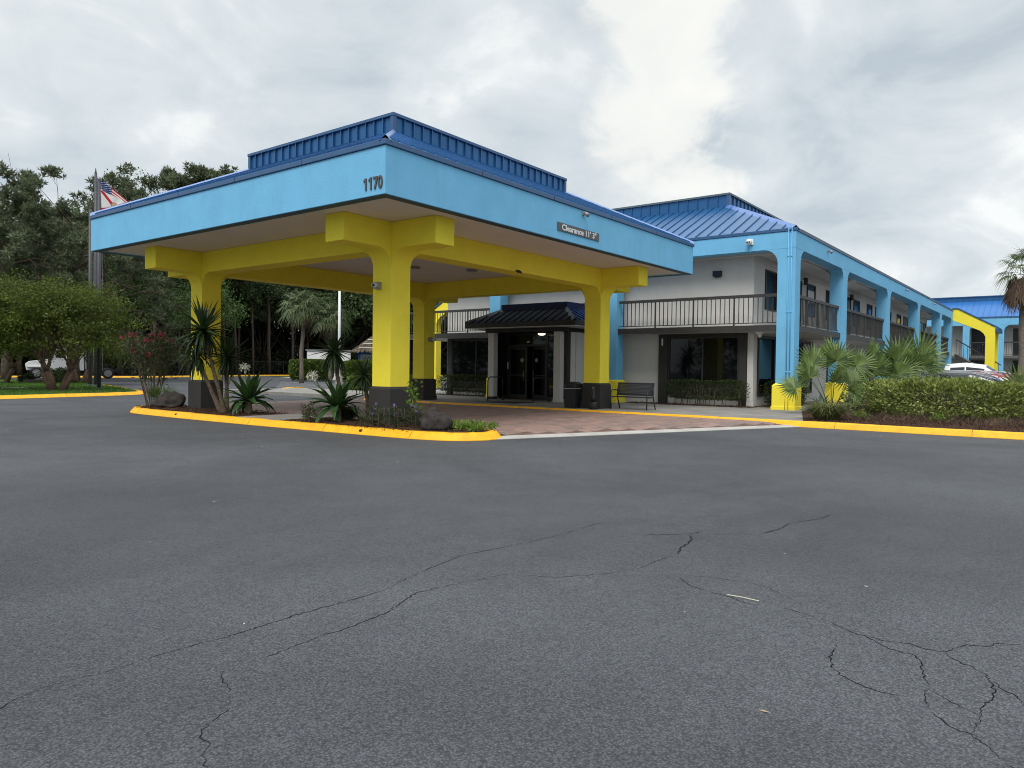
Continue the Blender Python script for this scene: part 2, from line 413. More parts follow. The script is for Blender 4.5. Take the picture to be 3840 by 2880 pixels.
CRACKS = [
 [(-8.95, -7.3), (-8.78, -7.16), (-8.65, -7.09), (-8.48, -7.08), (-8.35, -7.11), (-8.23, -7.11), (-8.11, -7.11), (-7.98, -7.11), (-7.86, -7.12), (-7.71, -7.14), (-7.57, -7.14), (-7.36, -7.14), (-7.12, -7.14), (-6.89, -7.17), (-6.56, -7.17), (-6.1, -7.05), (-5.54, -6.97), (-5.06, -7.07), (-4.49, -7.16), (-3.7, -7.17)],
 [(-7.8, -7.54), (-7.67, -7.56), (-7.55, -7.54), (-7.43, -7.54), (-7.33, -7.53), (-7.19, -7.55), (-7.05, -7.53), (-6.89, -7.53), (-6.46, -7.38), (-6.09, -7.46), (-5.72, -7.58), (-5.58, -7.89), (-5.28, -8.1), (-4.97, -8.24), (-4.45, -8.26)],
 [(-7.93, -7.53), (-7.97, -7.56), (-8.01, -7.61), (-8.03, -7.68), (-8.05, -7.76), (-8.1, -7.83), (-8.15, -7.9), (-8.19, -7.95), (-8.24, -7.96), (-8.31, -8.0), (-8.36, -8.04), (-8.37, -8.09), (-8.38, -8.14), (-8.44, -8.2), (-8.52, -8.4)],
 [(-3.97, -7.72), (-3.63, -8.04), (-3.4, -8.11)], [(-3.63, -8.04), (-3.79, -8.14), (-3.96, -8.19), (-4.18, -8.21), (-4.41, -8.3)],
 [(-3.5, -8.19), (-3.2, -8.55), (-2.87, -8.62), (-2.5, -8.62), (-2.08, -8.79), (-1.77, -8.81)],
 [(-4.93, -8.54), (-4.89, -8.65), (-4.85, -8.78), (-4.81, -8.91), (-4.8, -9.03), (-4.82, -9.16), (-4.98, -9.34), (-5.02, -9.43)],
 [(-4.98, -8.55), (-5.15, -8.74), (-5.18, -8.88), (-5.2, -9.01), (-5.29, -9.22), (-5.35, -9.29)],
 [(-5.19, -9.34), (-5.22, -9.42), (-5.24, -9.53), (-5.28, -9.63), (-5.3, -9.7), (-5.37, -9.78), (-5.4, -9.85), (-5.41, -9.91), (-5.5, -10.0), (-5.55, -10.08), (-5.55, -10.18), (-5.64, -10.22), (-5.77, -10.24), (-5.89, -10.28), (-5.95, -10.3)],
 [(-5.41, -9.88), (-5.42, -10.0), (-5.38, -10.13), (-5.41, -10.21), (-5.4, -10.3), (-5.3, -10.33), (-5.21, -10.37), (-5.14, -10.47), (-5.05, -10.52), (-5.0, -10.63)],
 [(-5.58, -9.8), (-5.76, -9.82), (-5.87, -9.83), (-6.01, -9.88), (-6.08, -9.94), (-6.13, -10.02), (-6.15, -10.08), (-6.16, -10.14), (-6.13, -10.22)],
 [(-5.95, -10.3), (-6.03, -10.29), (-6.13, -10.31), (-6.25, -10.35), (-6.3, -10.4), (-6.35, -10.45), (-6.36, -10.51), (-6.41, -10.55), (-6.48, -10.6), (-6.56, -10.66), (-6.7, -10.8)],
 [(-5.98, -10.32), (-6.04, -10.36), (-6.1, -10.45), (-6.14, -10.52)],
 [(-6.36, -10.51), (-6.22, -10.52), (-6.09, -10.52), (-5.98, -10.53), (-5.89, -10.55), (-5.8, -10.55), (-5.72, -10.53), (-5.61, -10.5), (-5.53, -10.42), (-5.47, -10.34), (-5.4, -10.3)],
 [(-5.66, -10.53), (-5.77, -10.59), (-5.8, -10.64), (-5.91, -10.67)], [(-5.26, -9.53), (-5.37, -9.57), (-5.46, -9.63)]]
mb = MB()
r_ = random.Random(3)
for ci, pl in enumerate(CRACKS):
    wmax = 0.0075 if ci > 2 else 0.0085
    if ci in (3, 4, 5): wmax = 0.013
    pts = []
    for a, b in zip(pl[:-1], pl[1:]):
        ln = math.hypot(b[0] - a[0], b[1] - a[1]); k = max(2, int(ln / 0.018))
        for i in range(k):
            tt = i / k
            dv = Vector((a[0] - CAM.x, a[1] - CAM.y)).length
            j = 0.006 + 0.0007 * dv
            pts.append((a[0] + (b[0] - a[0]) * tt + r_.uniform(-j, j), a[1] + (b[1] - a[1]) * tt + r_.uniform(-j, j)))
    pts.append(pl[-1])
    wd = 0.6
    for i in range(len(pts) - 1):
        a, b = Vector((*pts[i], 0.0012)), Vector((*pts[i + 1], 0.0012))
        wd = min(1, max(0.22, wd + r_.uniform(-0.3, 0.32)))
        tap = min(1, i / 6 + 0.2, (len(pts) - i) / 8)
        if wd < 0.225 and i % 7 == 0: continue
        n = (b - a).cross(Vector((0, 0, 1)))
        if n.length < 1e-6: continue
        n = n.normalized() * wmax * 0.5 * wd * tap
        mb.quad(a - n, b - n, b + n, a + n)
cr = part('pavement_crack', mb, mat('crack_void', (0.016, 0.016, 0.017), 1.0, spec=0.0), ground); cr['kind'] = 'stuff'

# ------------------------------------------------------------------ kerbs, islands
def offset_poly(pl, d):
    out = []
    n = len(pl)
    for i in range(n):
        p0 = Vector(pl[max(i - 1, 0)]); p1 = Vector(pl[min(i + 1, n - 1)])
        t = (p1 - p0).normalized(); out.append(Vector(pl[i]) + Vector((-t.y, t.x)) * d)
    return out
def smoothline(pl, k=5):
    P = [Vector(p) for p in pl]; out = []
    for i in range(len(P) - 1):
        a = P[max(i - 1, 0)]; b = P[i]; c = P[i + 1]; d = P[min(i + 2, len(P) - 1)]
        for j in range(k):
            t = j / k
            out.append(0.5 * ((2 * b) + (c - a) * t + (2 * a - 5 * b + 4 * c - d) * t * t + (3 * b - a - 3 * c + d) * t ** 3))
    out.append(P[-1]); return out
def kerb(name, pl, h=0.15, wtop=0.16, lip=0.10, m=None, z0=0.0, k=5):
    """kerb with a sloped face; the road side is the right of the line, the line runs along the foot of the face"""
    pl = smoothline(pl, k) if k > 1 else [Vector(p) for p in pl]
    a = offset_poly(pl, 0); b = offset_poly(pl, lip); c = offset_poly(pl, lip + 0.03); d = offset_poly(pl, lip + 0.03 + wtop)
    mb = MB(); n = len(pl)
    rows = []
    for i in range(n):
        hh = h if not callable(h) else h(i / (n - 1))
        j = 0.004 * math.sin(i * 2.3) + 0.003 * math.sin(i * 5.1)
        rows.append([(a[i].x, a[i].y, z0 - 0.02), (a[i].x, a[i].y, z0 + 0.012), (b[i].x, b[i].y, z0 + hh - 0.025 + j), (c[i].x, c[i].y, z0 + hh + j), (d[i].x, d[i].y, z0 + hh + j), (d[i].x, d[i].y, z0 - 0.02)])
    vs = [p for r in rows for p in r]; fs = []
    for i in range(n - 1):
        for q in range(5): fs.append((i * 6 + q, (i + 1) * 6 + q, (i + 1) * 6 + q + 1, i * 6 + q + 1))
    fs += [(0, 1, 2, 3, 4, 5), tuple((n - 1) * 6 + q for q in (5, 4, 3, 2, 1, 0))]
    mb.add(vs, fs)
    o = structure(name, mb, m or KERB)
    jb = MB(); acc = 0.0
    for i in range(1, n - 1):
        acc += (pl[i] - pl[i - 1]).length
        if acc < 2.6: continue
        acc = 0.0
        t = (pl[i + 1] - pl[i - 1]).normalized(); nx = Vector((t.y, -t.x)) * .0025
        q = [Vector((p[0] + nx.x, p[1] + nx.y, p[2] + .002)) for p in rows[i][1:5]]; h_ = Vector((t.x, t.y, 0)) * .005
        for a_, b_ in zip(q[:-1], q[1:]): jb.quad(a_ - h_, a_ + h_, b_ + h_, b_ - h_)
    if jb.f: part('kerb_joint', jb, mat('joint_dark', (.16, .085, .012), .9), o)['kind'] = 'stuff'  # thin dark strips across the profile mark the kerb joints
    return o

# entrance island (left of the canopy): kerb runs round its road side and both ends
island_edge = [(2.74, 0.5), (2.80, -0.35), (2.55, -0.98), (2.0, -1.25), (1.30, -0.95), (0.92, -0.1), (0.78, 1.5), (0.70, 3.2), (0.60, 5.6), (0.56, 8.9), (0.62, 11.4), (0.85, 12.3), (1.35, 13.0), (2.2, 13.2)]
kerb('island_kerb', island_edge[::-1], 0.15)
inner = [tuple(p) for p in offset_poly(smoothline(island_edge[::-1]), 0.2)]
mb = MB()
def bed_poly(mb, poly, z, mi=0):
    n = len(poly); mb.add([(p[0], p[1], z) for p in poly], [tuple(range(n))], mi)
bed_poly(mb, inner + [(2.74, 0.5)], 0.142)
mulch1 = structure('mulch_bed', mb, MULCH)
mb = MB(); mb.prism([(0.82, 4.75), (2.9, 4.75), (2.9, 6.5), (0.82, 6.5)], 0.02, 0.152)
structure('path', mb, CONC)

# sidewalk in front of the motel with its yellow kerb
mb = MB()
mb.prism([(10.78, -4.95), (16.4, -3.3), (70, -3.3), (70, -1.0), (17.5, -1.0), (17.5, 26), (12.3, 26), (12.1, 14.2), (10.9, 11.5)], 0.0, 0.15)
side = structure('sidewalk', mb, CONC)
kerb('sidewalk_kerb', [(12.05, 14.0), (11.4, 12.6), (10.85, 11.2), (10.74, 9.5), (10.62, 6), (10.55, 2.7), (10.55, -1.2), (10.55, -4.9), (10.5, -10), (10.6, -16), (10.8, -24)][::-1][::-1], 0.155, 0.17, 0.07)
# bed right of the sidewalk
mb = MB(); bed_poly(mb, [(10.72, -4.6), (16.4, -3.0), (18.6, -3.45), (18.9, -6), (18.6, -24), (11.0, -24), (10.72, -16)][::-1], 0.145)
mulch2 = structure('mulch_bed', mb, MULCH)
kerb('bed_kerb', [(19.05, -24), (19.25, -12), (19.3, -6), (19.2, -3.35)], 0.15, 0.15, 0.05)

# brick apron under the canopy
EDGE_A, EDGE_B = Vector((2.0, -1.25)), Vector((10.6, -4.95))
en = Vector((-(EDGE_B - EDGE_A).y, (EDGE_B - EDGE_A).x)).normalized()
def apz(x, y):
    d = (Vector((x, y)) - EDGE_A).dot(en)
    return max(0.008, min(0.105, 0.008 + d * 0.10))
def apd(x, y): return (Vector((x, y)) - EDGE_A).dot(en)
mb = MB()
gx = np.linspace(2.62, 10.72, 28); gy = np.linspace(-5.2, 13.6, 60)
for i in range(len(gx) - 1):
    for j in range(len(gy) - 1):
        q = [(gx[i], gy[j]), (gx[i + 1], gy[j]), (gx[i + 1], gy[j + 1]), (gx[i], gy[j + 1])]
        if min(apd(*p) for p in q) < 0.05: continue
        mb.add([(p[0], p[1], apz(*p) - 0.012) for p in q], [(0, 1, 2, 3)])
apron = structure('brick_apron', mb, mat('grout', (0.15, 0.098, 0.082), 0.95, 0.3, 6, spec=0.1))
# pale concrete strip along the road edge of the apron
mb = MB()
seg = 14
for i in range(seg):
    t0, t1 = i / seg, (i + 0.985) / seg
    a = EDGE_A.lerp(EDGE_B, t0); b = EDGE_A.lerp(EDGE_B, t1)
    q = [a, b, b + en * 0.33, a + en * 0.33]
    zt = [0.012, 0.012, 0.045, 0.045]
    mb.hexa([(p.x, p.y, -0.02) for p in q], [(p.x, p.y, z) for p, z in zip(q, zt)])
part('edge_strip', mb, CONCL, apron)
PAV = mat('stamped_paver', (0.30, 0.195, 0.165), 0.6, 0.18, 5, 0.5, 18, spec=0.3, obj=1, c2=(0.215, 0.155, 0.135), stain=0.2)
pl = []
row = 0; y = -5.2
rr = random.Random(5)
while y < 13.4:
    x = 2.66 - (0.3 if row % 2 else 0.0)
    while x < 10.66:
        ln = rr.choice((0.42, 0.6, 0.6, 0.6))
        x0, x1 = max(x, 2.66) + 0.008, min(x + ln, 10.66) - 0.008
        if x1 - x0 > 0.12 and min(apd(x0, y), apd(x1, y)) > 0.31: pl.append((x0, x1, y + 0.008, y + 0.29))
        x += ln
    y += 0.298; row += 1
pl.sort(key=lambda p: (Vector((p[0], p[2])) - CAM.xy).length)
rest = MB()
def paver(mb, p, off=0.0):
    x0, x1, y0, y1 = p
    j = rr.uniform(-0.003, 0.003)
    q = [(x0, y0), (x1, y0), (x1, y1), (x0, y1)]; b = 0.012
    qi = [(x0 + b, y0 + b), (x1 - b, y0 + b), (x1 - b, y1 - b), (x0 + b, y1 - b)]
    vs = [(a, c, apz(a, c) - 0.014) for a, c in q] + [(a, c, apz(a, c) + j) for a, c in qi]
    mb.add(vs, [(4, 5, 6, 7), (0, 1, 5, 4), (1, 2, 6, 5), (2, 3, 7, 6), (3, 0, 4, 7)])
for i, p in enumerate(pl):
    if i < 300:
        mb = MB(); paver(mb, p); part('paver', mb, PAV, apron)
    else: paver(rest, p)
rp = part('paver_field', rest, PAV, apron); rp['kind'] = 'stuff'

# lawn island on the left with its kerb
lawn_edge = [(-40, 12.5), (-22, 17.5), (-8, 21.2), (0.87, 23.3), (3.6, 23.9), (6.1, 24.45), (7.6, 25.3), (8.3, 26.9), (9.0, 29.5), (10.1, 33), (12, 40), (13.6, 46)]
kerb('lawn_kerb', lawn_edge, 0.14, 0.16, 0.12)
lin = [tuple(p) for p in offset_poly(smoothline(lawn_edge), 0.26)]
mb = MB(); bed_poly(mb, lin + [(12, 56), (0, 70), (-40, 75)], 0.13)
lawn = structure('lawn', mb, TURF)
# far kerb, forest floor
far_edge = [(-30, 76), (0, 73), (16, 71), (25, 68.6), (29, 68.0), (36, 71.5), (44.3, 75.5), (54, 78), (66, 78), (80, 72)]
kerb('far_kerb', far_edge, 0.16, 0.16, 0.10)
fin = [tuple(p) for p in offset_poly(smoothline(far_edge), 0.28)]
mb = MB(); bed_poly(mb, fin + [(160, 60), (200, 200), (-150, 200), (-120, 80)], 0.15)
structure('forest_floor', mb, mat('leaf_litter', (0.045, 0.028, 0.02), 0.95, 0.5, 1.5, 1, 8, spec=0.1))

# far part of the lot: small kerbed ends, striped bay, strip of grass, walkway
kerb('bay_kerb', [(13.4, 20.3), (16.0, 26.2), (17.2, 27.6), (18.8, 28.4)][::-1], 0.14, 0.35, 0.1)
kerb('walk_kerb', [(20.5, 21.6), (14.6, 16.8), (12.2, 14.6), (11.9, 13.8)], 0.14, 0.3, 0.1)
mb = MB(); mb.prism([(12.4, 14.4), (14.9, 16.7), (21, 21.4), (23.5, 18.5), (16.9, 14.2)], 0.0, 0.135)
structure('path', mb, CONCL)
mb = MB()
PA, PB = Vector((20.1, 27.8)), Vector((44, 62))
for k in range(9):
    # painted stripes, parallel bars across the bay
    p = Vector((19.0, 31.0)).lerp(Vector((29.5, 45.5)), k / 8)
    q = p + Vector((5.2, -3.4)) if k else p + Vector((4.4, -3.0))
    n = Vector((0.11, 0.16))
    mb.add([(p.x, p.y, 0.005), (q.x, q.y, 0.005), (q.x + n.x, q.y + n.y, 0.005), (p.x + n.x, p.y + n.y, 0.005)], [(0, 1, 2, 3)])
structure('bay_marking', mb, mat('white_marking', (0.55, 0.56, 0.56), 0.7, 0.25, 3, stain=0.5))
mb = MB(); bed_poly(mb, [(39.5, 50.5), (45.2, 66.5), (47, 73), (58, 70), (60, 45), (37, 42), (35.5, 45)][::-1], 0.10)
structure('grass_strip', mb, TURF)
mb = MB(); bed_poly(mb, [(38.3, 50.8), (43.8, 66.8), (45.1, 66.4), (39.6, 50.3), (36.5, 46.8), (35.4, 47.6)][::-1], 0.06)
structure('path', mb, CONCL)

# ================================================================== ENTRANCE CANOPY
LX, LY, ZB, ZT = 14.58, 12.99, 4.891, 5.851
X0, Y0, X1, Y1, CW = 2.094, 2.045, 11.729, 10.376, 0.63
ARM, ZA = 1.427, 4.287
can = thing('entrance_canopy', (LX / 2, LY / 2, 0), 'large blue drive-through canopy on four yellow columns, blue metal roof', 'canopy')
def ring(mb, x0, x1, y0, y1, t, z0, z1, mi=0):
    o = [(x0, y0), (x1, y0), (x1, y1), (x0, y1)]; i = [(x0 + t, y0 + t), (x1 - t, y0 + t), (x1 - t, y1 - t), (x0 + t, y1 - t)]
    vs = [(*p, z0) for p in o] + [(*p, z0) for p in i] + [(*p, z1) for p in o] + [(*p, z1) for p in i]
    fs = []
    for k in range(4):
        n = (k + 1) % 4
        fs += [(k, n, 8 + n, 8 + k), (4 + n, 4 + k, 12 + k, 12 + n), (8 + k, 8 + n, 12 + n, 12 + k), (n, k, 4 + k, 4 + n)]
    mb.add(vs, fs, mi)
mb = MB(); ring(mb, 0, LX, 0, LY, 0.28, ZB, ZT)
part('fascia', mb, BLUE, can, bevel=0.012)
mb = MB(); ring(mb, 0.02, LX - 0.02, 0.02, LY - 0.02, 0.2, ZB - 0.012, ZB - 0.001)
part('drip_edge', mb, mat('teal_drip_edge', (0.03, 0.075, 0.10), 0.6), can)
mb = MB(); mb.box(0.28, LX - 0.28, 0.28, LY - 0.28, ZB + 0.022, ZB + 0.10)
part('soffit', mb, SOFF, can)
mb = MB(); ring(mb, -0.035, LX + 0.035, -0.035, LY + 0.035, 0.36, ZT + 0.002, ZT + 0.115)
part('eave_trim', mb, TRIM, can, bevel=0.01)
mb = MB()
for k in range(1, 5):
    mb.box(-0.04, -0.034, LY * k / 5 - 0.006, LY * k / 5 + 0.006, ZT + 0.002, ZT + 0.12); mb.box(LX * k / 5 - 0.006, LX * k / 5 + 0.006, -0.04, -0.034, ZT + 0.002, ZT + 0.12)
part('trim_joint', mb, DARK, can)
for yy in (Y0, Y1):
    mb = MB(); mb.box(X0 - ARM, X1 + CW + ARM, yy, yy + CW, ZA, ZB + 0.021); part('beam', mb, YEL, can, bevel=0.012)
for xx in (X0, X1):
    mb = MB()
    for a, b in ((Y0 - ARM, Y0 - 0.001), (Y0 + CW + 0.001, Y1 - 0.001), (Y1 + CW + 0.001, Y1 + CW + ARM)): mb.box(xx, xx + CW, a, b, ZA + 0.002, ZB + 0.020)
    part('beam', mb, YEL, can, bevel=0.012)
def haunch(mb, corner, d, wv, r, n=8, depth=CW):
    """concave fillet under a beam: corner point (top, at the column face), outward direction d, width vector wv"""
    c = Vector(corner); d = Vector(d); dn = Vector((0, 0, -1))
    pts = [c]
    for i in range(n + 1):
        a = math.pi / 2 * i / n
        pts.append(c + d * (r - r * math.sin(a)) + dn * (r - r * math.cos(a)))
    mb.extr([tuple(p) for p in pts], Vector(wv) * depth)
def canopy_column(x, y, plinth):
    mb = MB(); mb.box(x, x + CW, y, y + CW, 0.98, ZA - 0.001)
    r = 0.44
    for (cx, cy, d, wv) in ((x, y, (-1, 0, 0), (0, 1, 0)), (x + CW, y, (1, 0, 0), (0, 1, 0)), (x, y, (0, -1, 0), (1, 0, 0)), (x, y + CW, (0, 1, 0), (1, 0, 0))):
        haunch(mb, (cx, cy, ZA + 0.004), d, wv, r)
    col = part('column', mb, YEL, can, bevel=0.01)
    g = 0.055
    b = MB()
    b.hexa([(x - g, y - g, 0.05), (x + CW + g, y - g, 0.05), (x + CW + g, y + CW + g, 0.05), (x - g, y + CW + g, 0.05)],
           [(x - g, y - g, 0.965), (x + CW + g, y - g, 0.965), (x + CW + g, y + CW + g, 0.965), (x - g, y + CW + g, 0.965)])
    b.hexa([(x - g, y - g, 0.966), (x + CW + g, y - g, 0.966), (x + CW + g, y + CW + g, 0.966), (x - g, y + CW + g, 0.966)],
           [(x - .004, y - .004, 1.022), (x + CW + .004, y - .004, 1.022), (x + CW + .004, y + CW + .004, 1.022), (x - .004, y + CW + .004, 1.022)])
    if plinth:
        h = g + 0.03; b.box(x - h, x + CW + h, y - h, y + CW + h, 0.04, 0.33)
    part('base', b, GREY, col, bevel=0.008)
for xx in (X0, X1):
    for yy in (Y0, Y1): canopy_column(xx, yy, xx == X1)

# hipped metal roof: panels between standing seams, upright band round the top
def seam_panel(a, b, c, d, nrm, rib_at_a=True, t=0.02, rw=0.022, rh=0.04):
    """pan a-b (eave) c-d (top); a rib along a-d"""
    a, b, c, d = map(Vector, (a, b, c, d)); n = Vector(nrm).normalized()
    mb = MB()
    dn = -n * t
    mb.add([a, b, c, d, a + dn, b + dn, c + dn, d + dn], [(0, 1, 2, 3), (7, 6, 5, 4), (0, 4, 5, 1), (1, 5, 6, 2), (2, 6, 7, 3), (3, 7, 4, 0)])
    e = (b - a).normalized() * rw
    if (d - a).length > 0.05:
        mb.add([a, a + e, d + e, d, a + n * rh, a + e + n * rh, d + e + n * rh, d + n * rh], [(4, 5, 6, 7), (0, 1, 5, 4), (1, 2, 6, 5), (2, 3, 7, 6), (3, 0, 4, 7)])
    return mb
def mansard(root_roof, x0, x1, y0, y1, zlo, inset, zmid, ztop, pitch, sides_slope, sides_band, mroof, lim=None):
    ix0, ix1, iy0, iy1 = x0 + inset, x1 - inset, y0 + inset, y1 - inset
    sx = zmid - zlo
    def slope(side):
        if side == 'W':   # faces -X, runs along Y
            L_, f = y1 - y0, lambda u, s_: (x0 + s_ * inset, y0 + u, zlo + s_ * sx); n = Vector((-sx, 0, inset)); top = (inset, L_ - inset)
        else:             # faces -Y, runs along X
            L_, f = x1 - x0, lambda u, s_: (x0 + u, y0 + s_ * inset, zlo + s_ * sx); n = Vector((0, -sx, inset)); top = (inset, L_ - inset)
        k = int(round(L_ / pitch)); p = L_ / k
        for i in range(k):
            u0, u1 = i * p, (i + 1) * p
            if lim and side == 'S' and u0 > lim: break
            h = lambda u: max(0.0, min(1.0, u / inset, (L_ - u) / inset))
            h0, h1 = h(u0), h(u1)
            mb = seam_panel(f(u0, 0), f(u1, 0), f(u1, h1), f(u0, h0), n)
            part('roof_panel', mb, mroof, root_roof)
    for s_ in sides_slope: slope(s_)
    for s_ in sides_band:
        if s_ == 'W': L_, f, n = iy1 - iy0, (lambda u, z: (ix0, iy0 + u, z)), (-1, 0, 0)
        else: L_, f, n = ix1 - ix0, (lambda u, z: (ix0 + u, iy0, z)), (0, -1, 0)
        k = int(round(L_ / pitch)); p = L_ / k
        for i in range(k):
            if lim and s_ == 'S' and i * p > lim: break
            part('roof_panel', seam_panel(f(i * p, zmid - 0.02), f((i + 1) * p, zmid - 0.02), f((i + 1) * p, ztop), f(i * p, ztop), n, rw=0.03, rh=0.05), mroof, root_roof)
    return ix0, ix1, iy0, iy1

rzl = ZT + 0.118
mb = MB()
INS, ZM, ZTOP = 3.3, 7.55, 7.97
ix0, ix1, iy0, iy1 = INS, LX - INS, INS, LY - INS
# the two unseen slopes, upright band backs and flat top as one sheet
mb.quad((LX, 0, rzl), (LX, LY, rzl), (ix1, iy1, ZM), (ix1, iy0, ZM)); mb.quad((LX, LY, rzl), (0, LY, rzl), (ix0, iy1, ZM), (ix1, iy1, ZM))
mb.quad((ix1, iy0, ZM), (ix1, iy1, ZM), (ix1, iy1, ZTOP), (ix1, iy0, ZTOP)); mb.quad((ix1, iy1, ZM), (ix0, iy1, ZM), (ix0, iy1, ZTOP), (ix1, iy1, ZTOP))
mb.quad((ix0 + .03, iy0 + .03, ZTOP - .03), (ix1, iy0 + .03, ZTOP - .03), (ix1, iy1, ZTOP - .03), (ix0 + .03, iy1, ZTOP - .03))
croof = part('roof', mb, ROOF, can)
mansard(croof, 0, LX, 0, LY, rzl, INS, ZM, ZTOP, 0.34, 'WS', 'WS', ROOF)
mb = MB(); ring(mb, ix0 - 0.07, ix1 + 0.07, iy0 - 0.07, iy1 + 0.07, 0.2, ZTOP + 0.001, ZTOP + 0.075)
part('cap_trim', mb, TRIM, croof)
HIP = mat('pale_hip_flashing', (0.16, 0.26, 0.52), 0.3, 0.1, 3, spec=0.7)
def hip(mb, a, b, wd):
    a, b = Vector(a), Vector(b); d = (b - a).normalized(); u = Vector((0, 0, 1)); s_ = d.cross(u).normalized()
    u = s_.cross(d)
    q = []
    for p in (a, b): q += [p + s_ * wd - u * 0.09 * wd / 0.15, p + u * 0.05, p - s_ * wd - u * 0.09 * wd / 0.15]
    mb.add(q, [(0, 3, 4, 1), (1, 4, 5, 2)])
for a, b in (((0.02, 0.02, rzl + .03), (ix0, iy0, ZM + .03)), ((LX, 0, rzl + .03), (ix1, iy0, ZM + .03)), ((0, LY, rzl + .03), (ix0, iy1, ZM + .03))):
    mb = MB(); hip(mb, a, b, 0.13); part('hip_cap', mb, HIP, croof)
for a, b in ((ix0, iy0), (ix1, iy0), (ix0, iy1)):
    mb = MB(); mb.box(a - .055, a + .055, b - .055, b + .055, ZM, ZTOP); part('corner_trim', mb, TRIM, croof)

# house number and clearance sign
hn = thing('house_number', (0, 0.32, 5.14), 'grey metal numerals 1170 on the blue canopy fascia by its corner', 'sign')
NUM = mat('numeral_bronze', (0.085, 0.075, 0.068), 0.5)
def numeral(ch):
    mb = MB(); D = (0, 0, .022)
    if ch == '1': polys = [[(-.012, -.12), (.028, -.12), (.028, .12), (-.005, .12), (-.055, .085), (-.055, .045), (-.012, .07)]]
    elif ch == '7': polys = [[(-.065, .08), (.025, .08), (-.035, -.12), (.008, -.12), (.068, .085), (.068, .12), (-.065, .12)]]
    else:
        n = 24
        o = [(.064 * math.copysign(abs(math.cos(2 * math.pi * k / n)) ** .75, math.cos(2 * math.pi * k / n)), .122 * math.sin(2 * math.pi * k / n)) for k in range(n)]; i_ = [(x * .42, y * .68) for x, y in o]
        vs = [(*p, 0) for p in o] + [(*p, 0) for p in i_] + [(*p, .022) for p in o] + [(*p, .022) for p in i_]; fs = []
        for k in range(n):
            m = (k + 1) % n; fs += [(k, m, 2 * n + m, 2 * n + k), (n + m, n + k, 3 * n + k, 3 * n + m), (2 * n + k, 2 * n + m, 3 * n + m, 3 * n + k), (m, k, n + k, n + m)]
        mb.add(vs, fs); polys = []
    for p in polys: mb.extr([(x, y, 0) for x, y in p], D)
    return mb
for ch, yy in zip('1170', (0.555, 0.405, 0.27, 0.125)):
    o = link('digit', numeral(ch).mesh('digit', NUM), hn); o.location = (-0.002, yy - 0.32, 0); o.rotation_euler = (R(90), 0, R(-90))
cs = thing('clearance_sign', (7.06, 0, 5.22), 'dark grey plate lettered Clearance 11\' 3" on the blue fascia', 'sign')
mb = MB(); mb.box(6.01, 8.11, -0.022, -0.002, 5.115, 5.335); part('plate', mb, mat('sign_grey', (0.075, 0.085, 0.09), 0.5, 0.15, 4), cs, bevel=0.004)
me = text_mesh('Clearance 11\' 3"', 0.215, 0.002, 0.0055); me.materials.append(mat('sign_white', (0.7, 0.71, 0.71), 0.5))
o = link('lettering', me, cs); o.rotation_euler = (R(90), 0, 0); o.location = (0.02, -0.025, 0.0); o.scale = (1.22, 1, 1)

def flood_light(loc, label, axis='y', s_=1.0, group='small floodlights along the fascias'):
    t = thing('floodlight', loc, label, 'floodlight', group)
    mb = MB()
    if axis == 'y':
        mb.box(-.05 * s_, .05 * s_, -.03 * s_, -.001, -.05 * s_, .05 * s_); part('mount', mb, STEEL, t, world=False)
        mb = MB(); mb.tube([(0, -.03 * s_, 0), (0, -.08 * s_, -.03 * s_)], .02 * s_); mb.tube([(0, -.06 * s_, .02 * s_), (0, -.17 * s_, -.07 * s_)], [.04 * s_, .06 * s_], 10)
        part('lamp_head', mb, STEEL, t, world=False, smooth=True)
    return t
flood_light((7.27, 0, 5.76), 'small grey floodlight on the blue canopy fascia above the clearance sign')

def camera_box(loc, label, dirv, group='security cameras'):
    t = thing('security_camera', loc, label, 'camera', group)
    mb = MB(); d = Vector(dirv)
    s_ = Vector((-d.y, d.x, 0))
    def P(f, l, z): return tuple(d * f + s_ * l + Vector((0, 0, z)))
    mb.add([P(0, -.085, -.085), P(.12, -.085, -.085), P(.12, .085, -.085), P(0, .085, -.085), P(0, -.085, .085), P(.12, -.085, .085), P(.12, .085, .085), P(0, .085, .085)],
           [(0, 3, 2, 1), (4, 5, 6, 7), (0, 1, 5, 4), (1, 2, 6, 5), (2, 3, 7, 6), (3, 0, 4, 7)])
    part('junction_box', mb, STEEL, t, world=False, bevel=.006)
    mb = MB(); mb.tube([P(.11, .02, 0), P(.26, .09, -.01)], .055, 12); part('barrel', mb, mat('camera_white', (0.55, .55, .53), .4), t, world=False, smooth=True)
    mb = MB(); mb.tube([P(.262, .091, -.01), P(.268, .094, -.01)], .036, 12); part('lens', mb, BLACKP, t, world=False)
    return t
camera_box((X0, 2.46, 3.43), 'white security camera on the left face of the front yellow column', (-1, 0, 0))
camera_box((X1 + .33, Y1, 2.64), 'white security camera on the shaded face of the rear yellow column', (0, -1, 0))
for (x, y, lb) in ((7.96, 7.17, 'round fixture on the soffit just right of the front column'), (5.2, 4.3, 'round fixture on the soffit hidden close behind the front column'), (9.6, 6.0, 'round fixture on the soffit nearest the porch')):
    t = thing('ceiling_light', (x, y, ZB + .02), lb, 'light', 'soffit fixtures')
    mb = MB(); mb.lathe([(.06, 0), (.2, -.01), (.19, -.05), (.03, -.07)], n=16); part('fixture', mb, mat('fixture_grey', (.3, .28, .27), .6), t, world=False, smooth=True)
t = thing('twin_sprinkler', (6.9, Y0, 4.29), 'small rusty twin lamp bracket under the yellow beam edge', 'bracket')
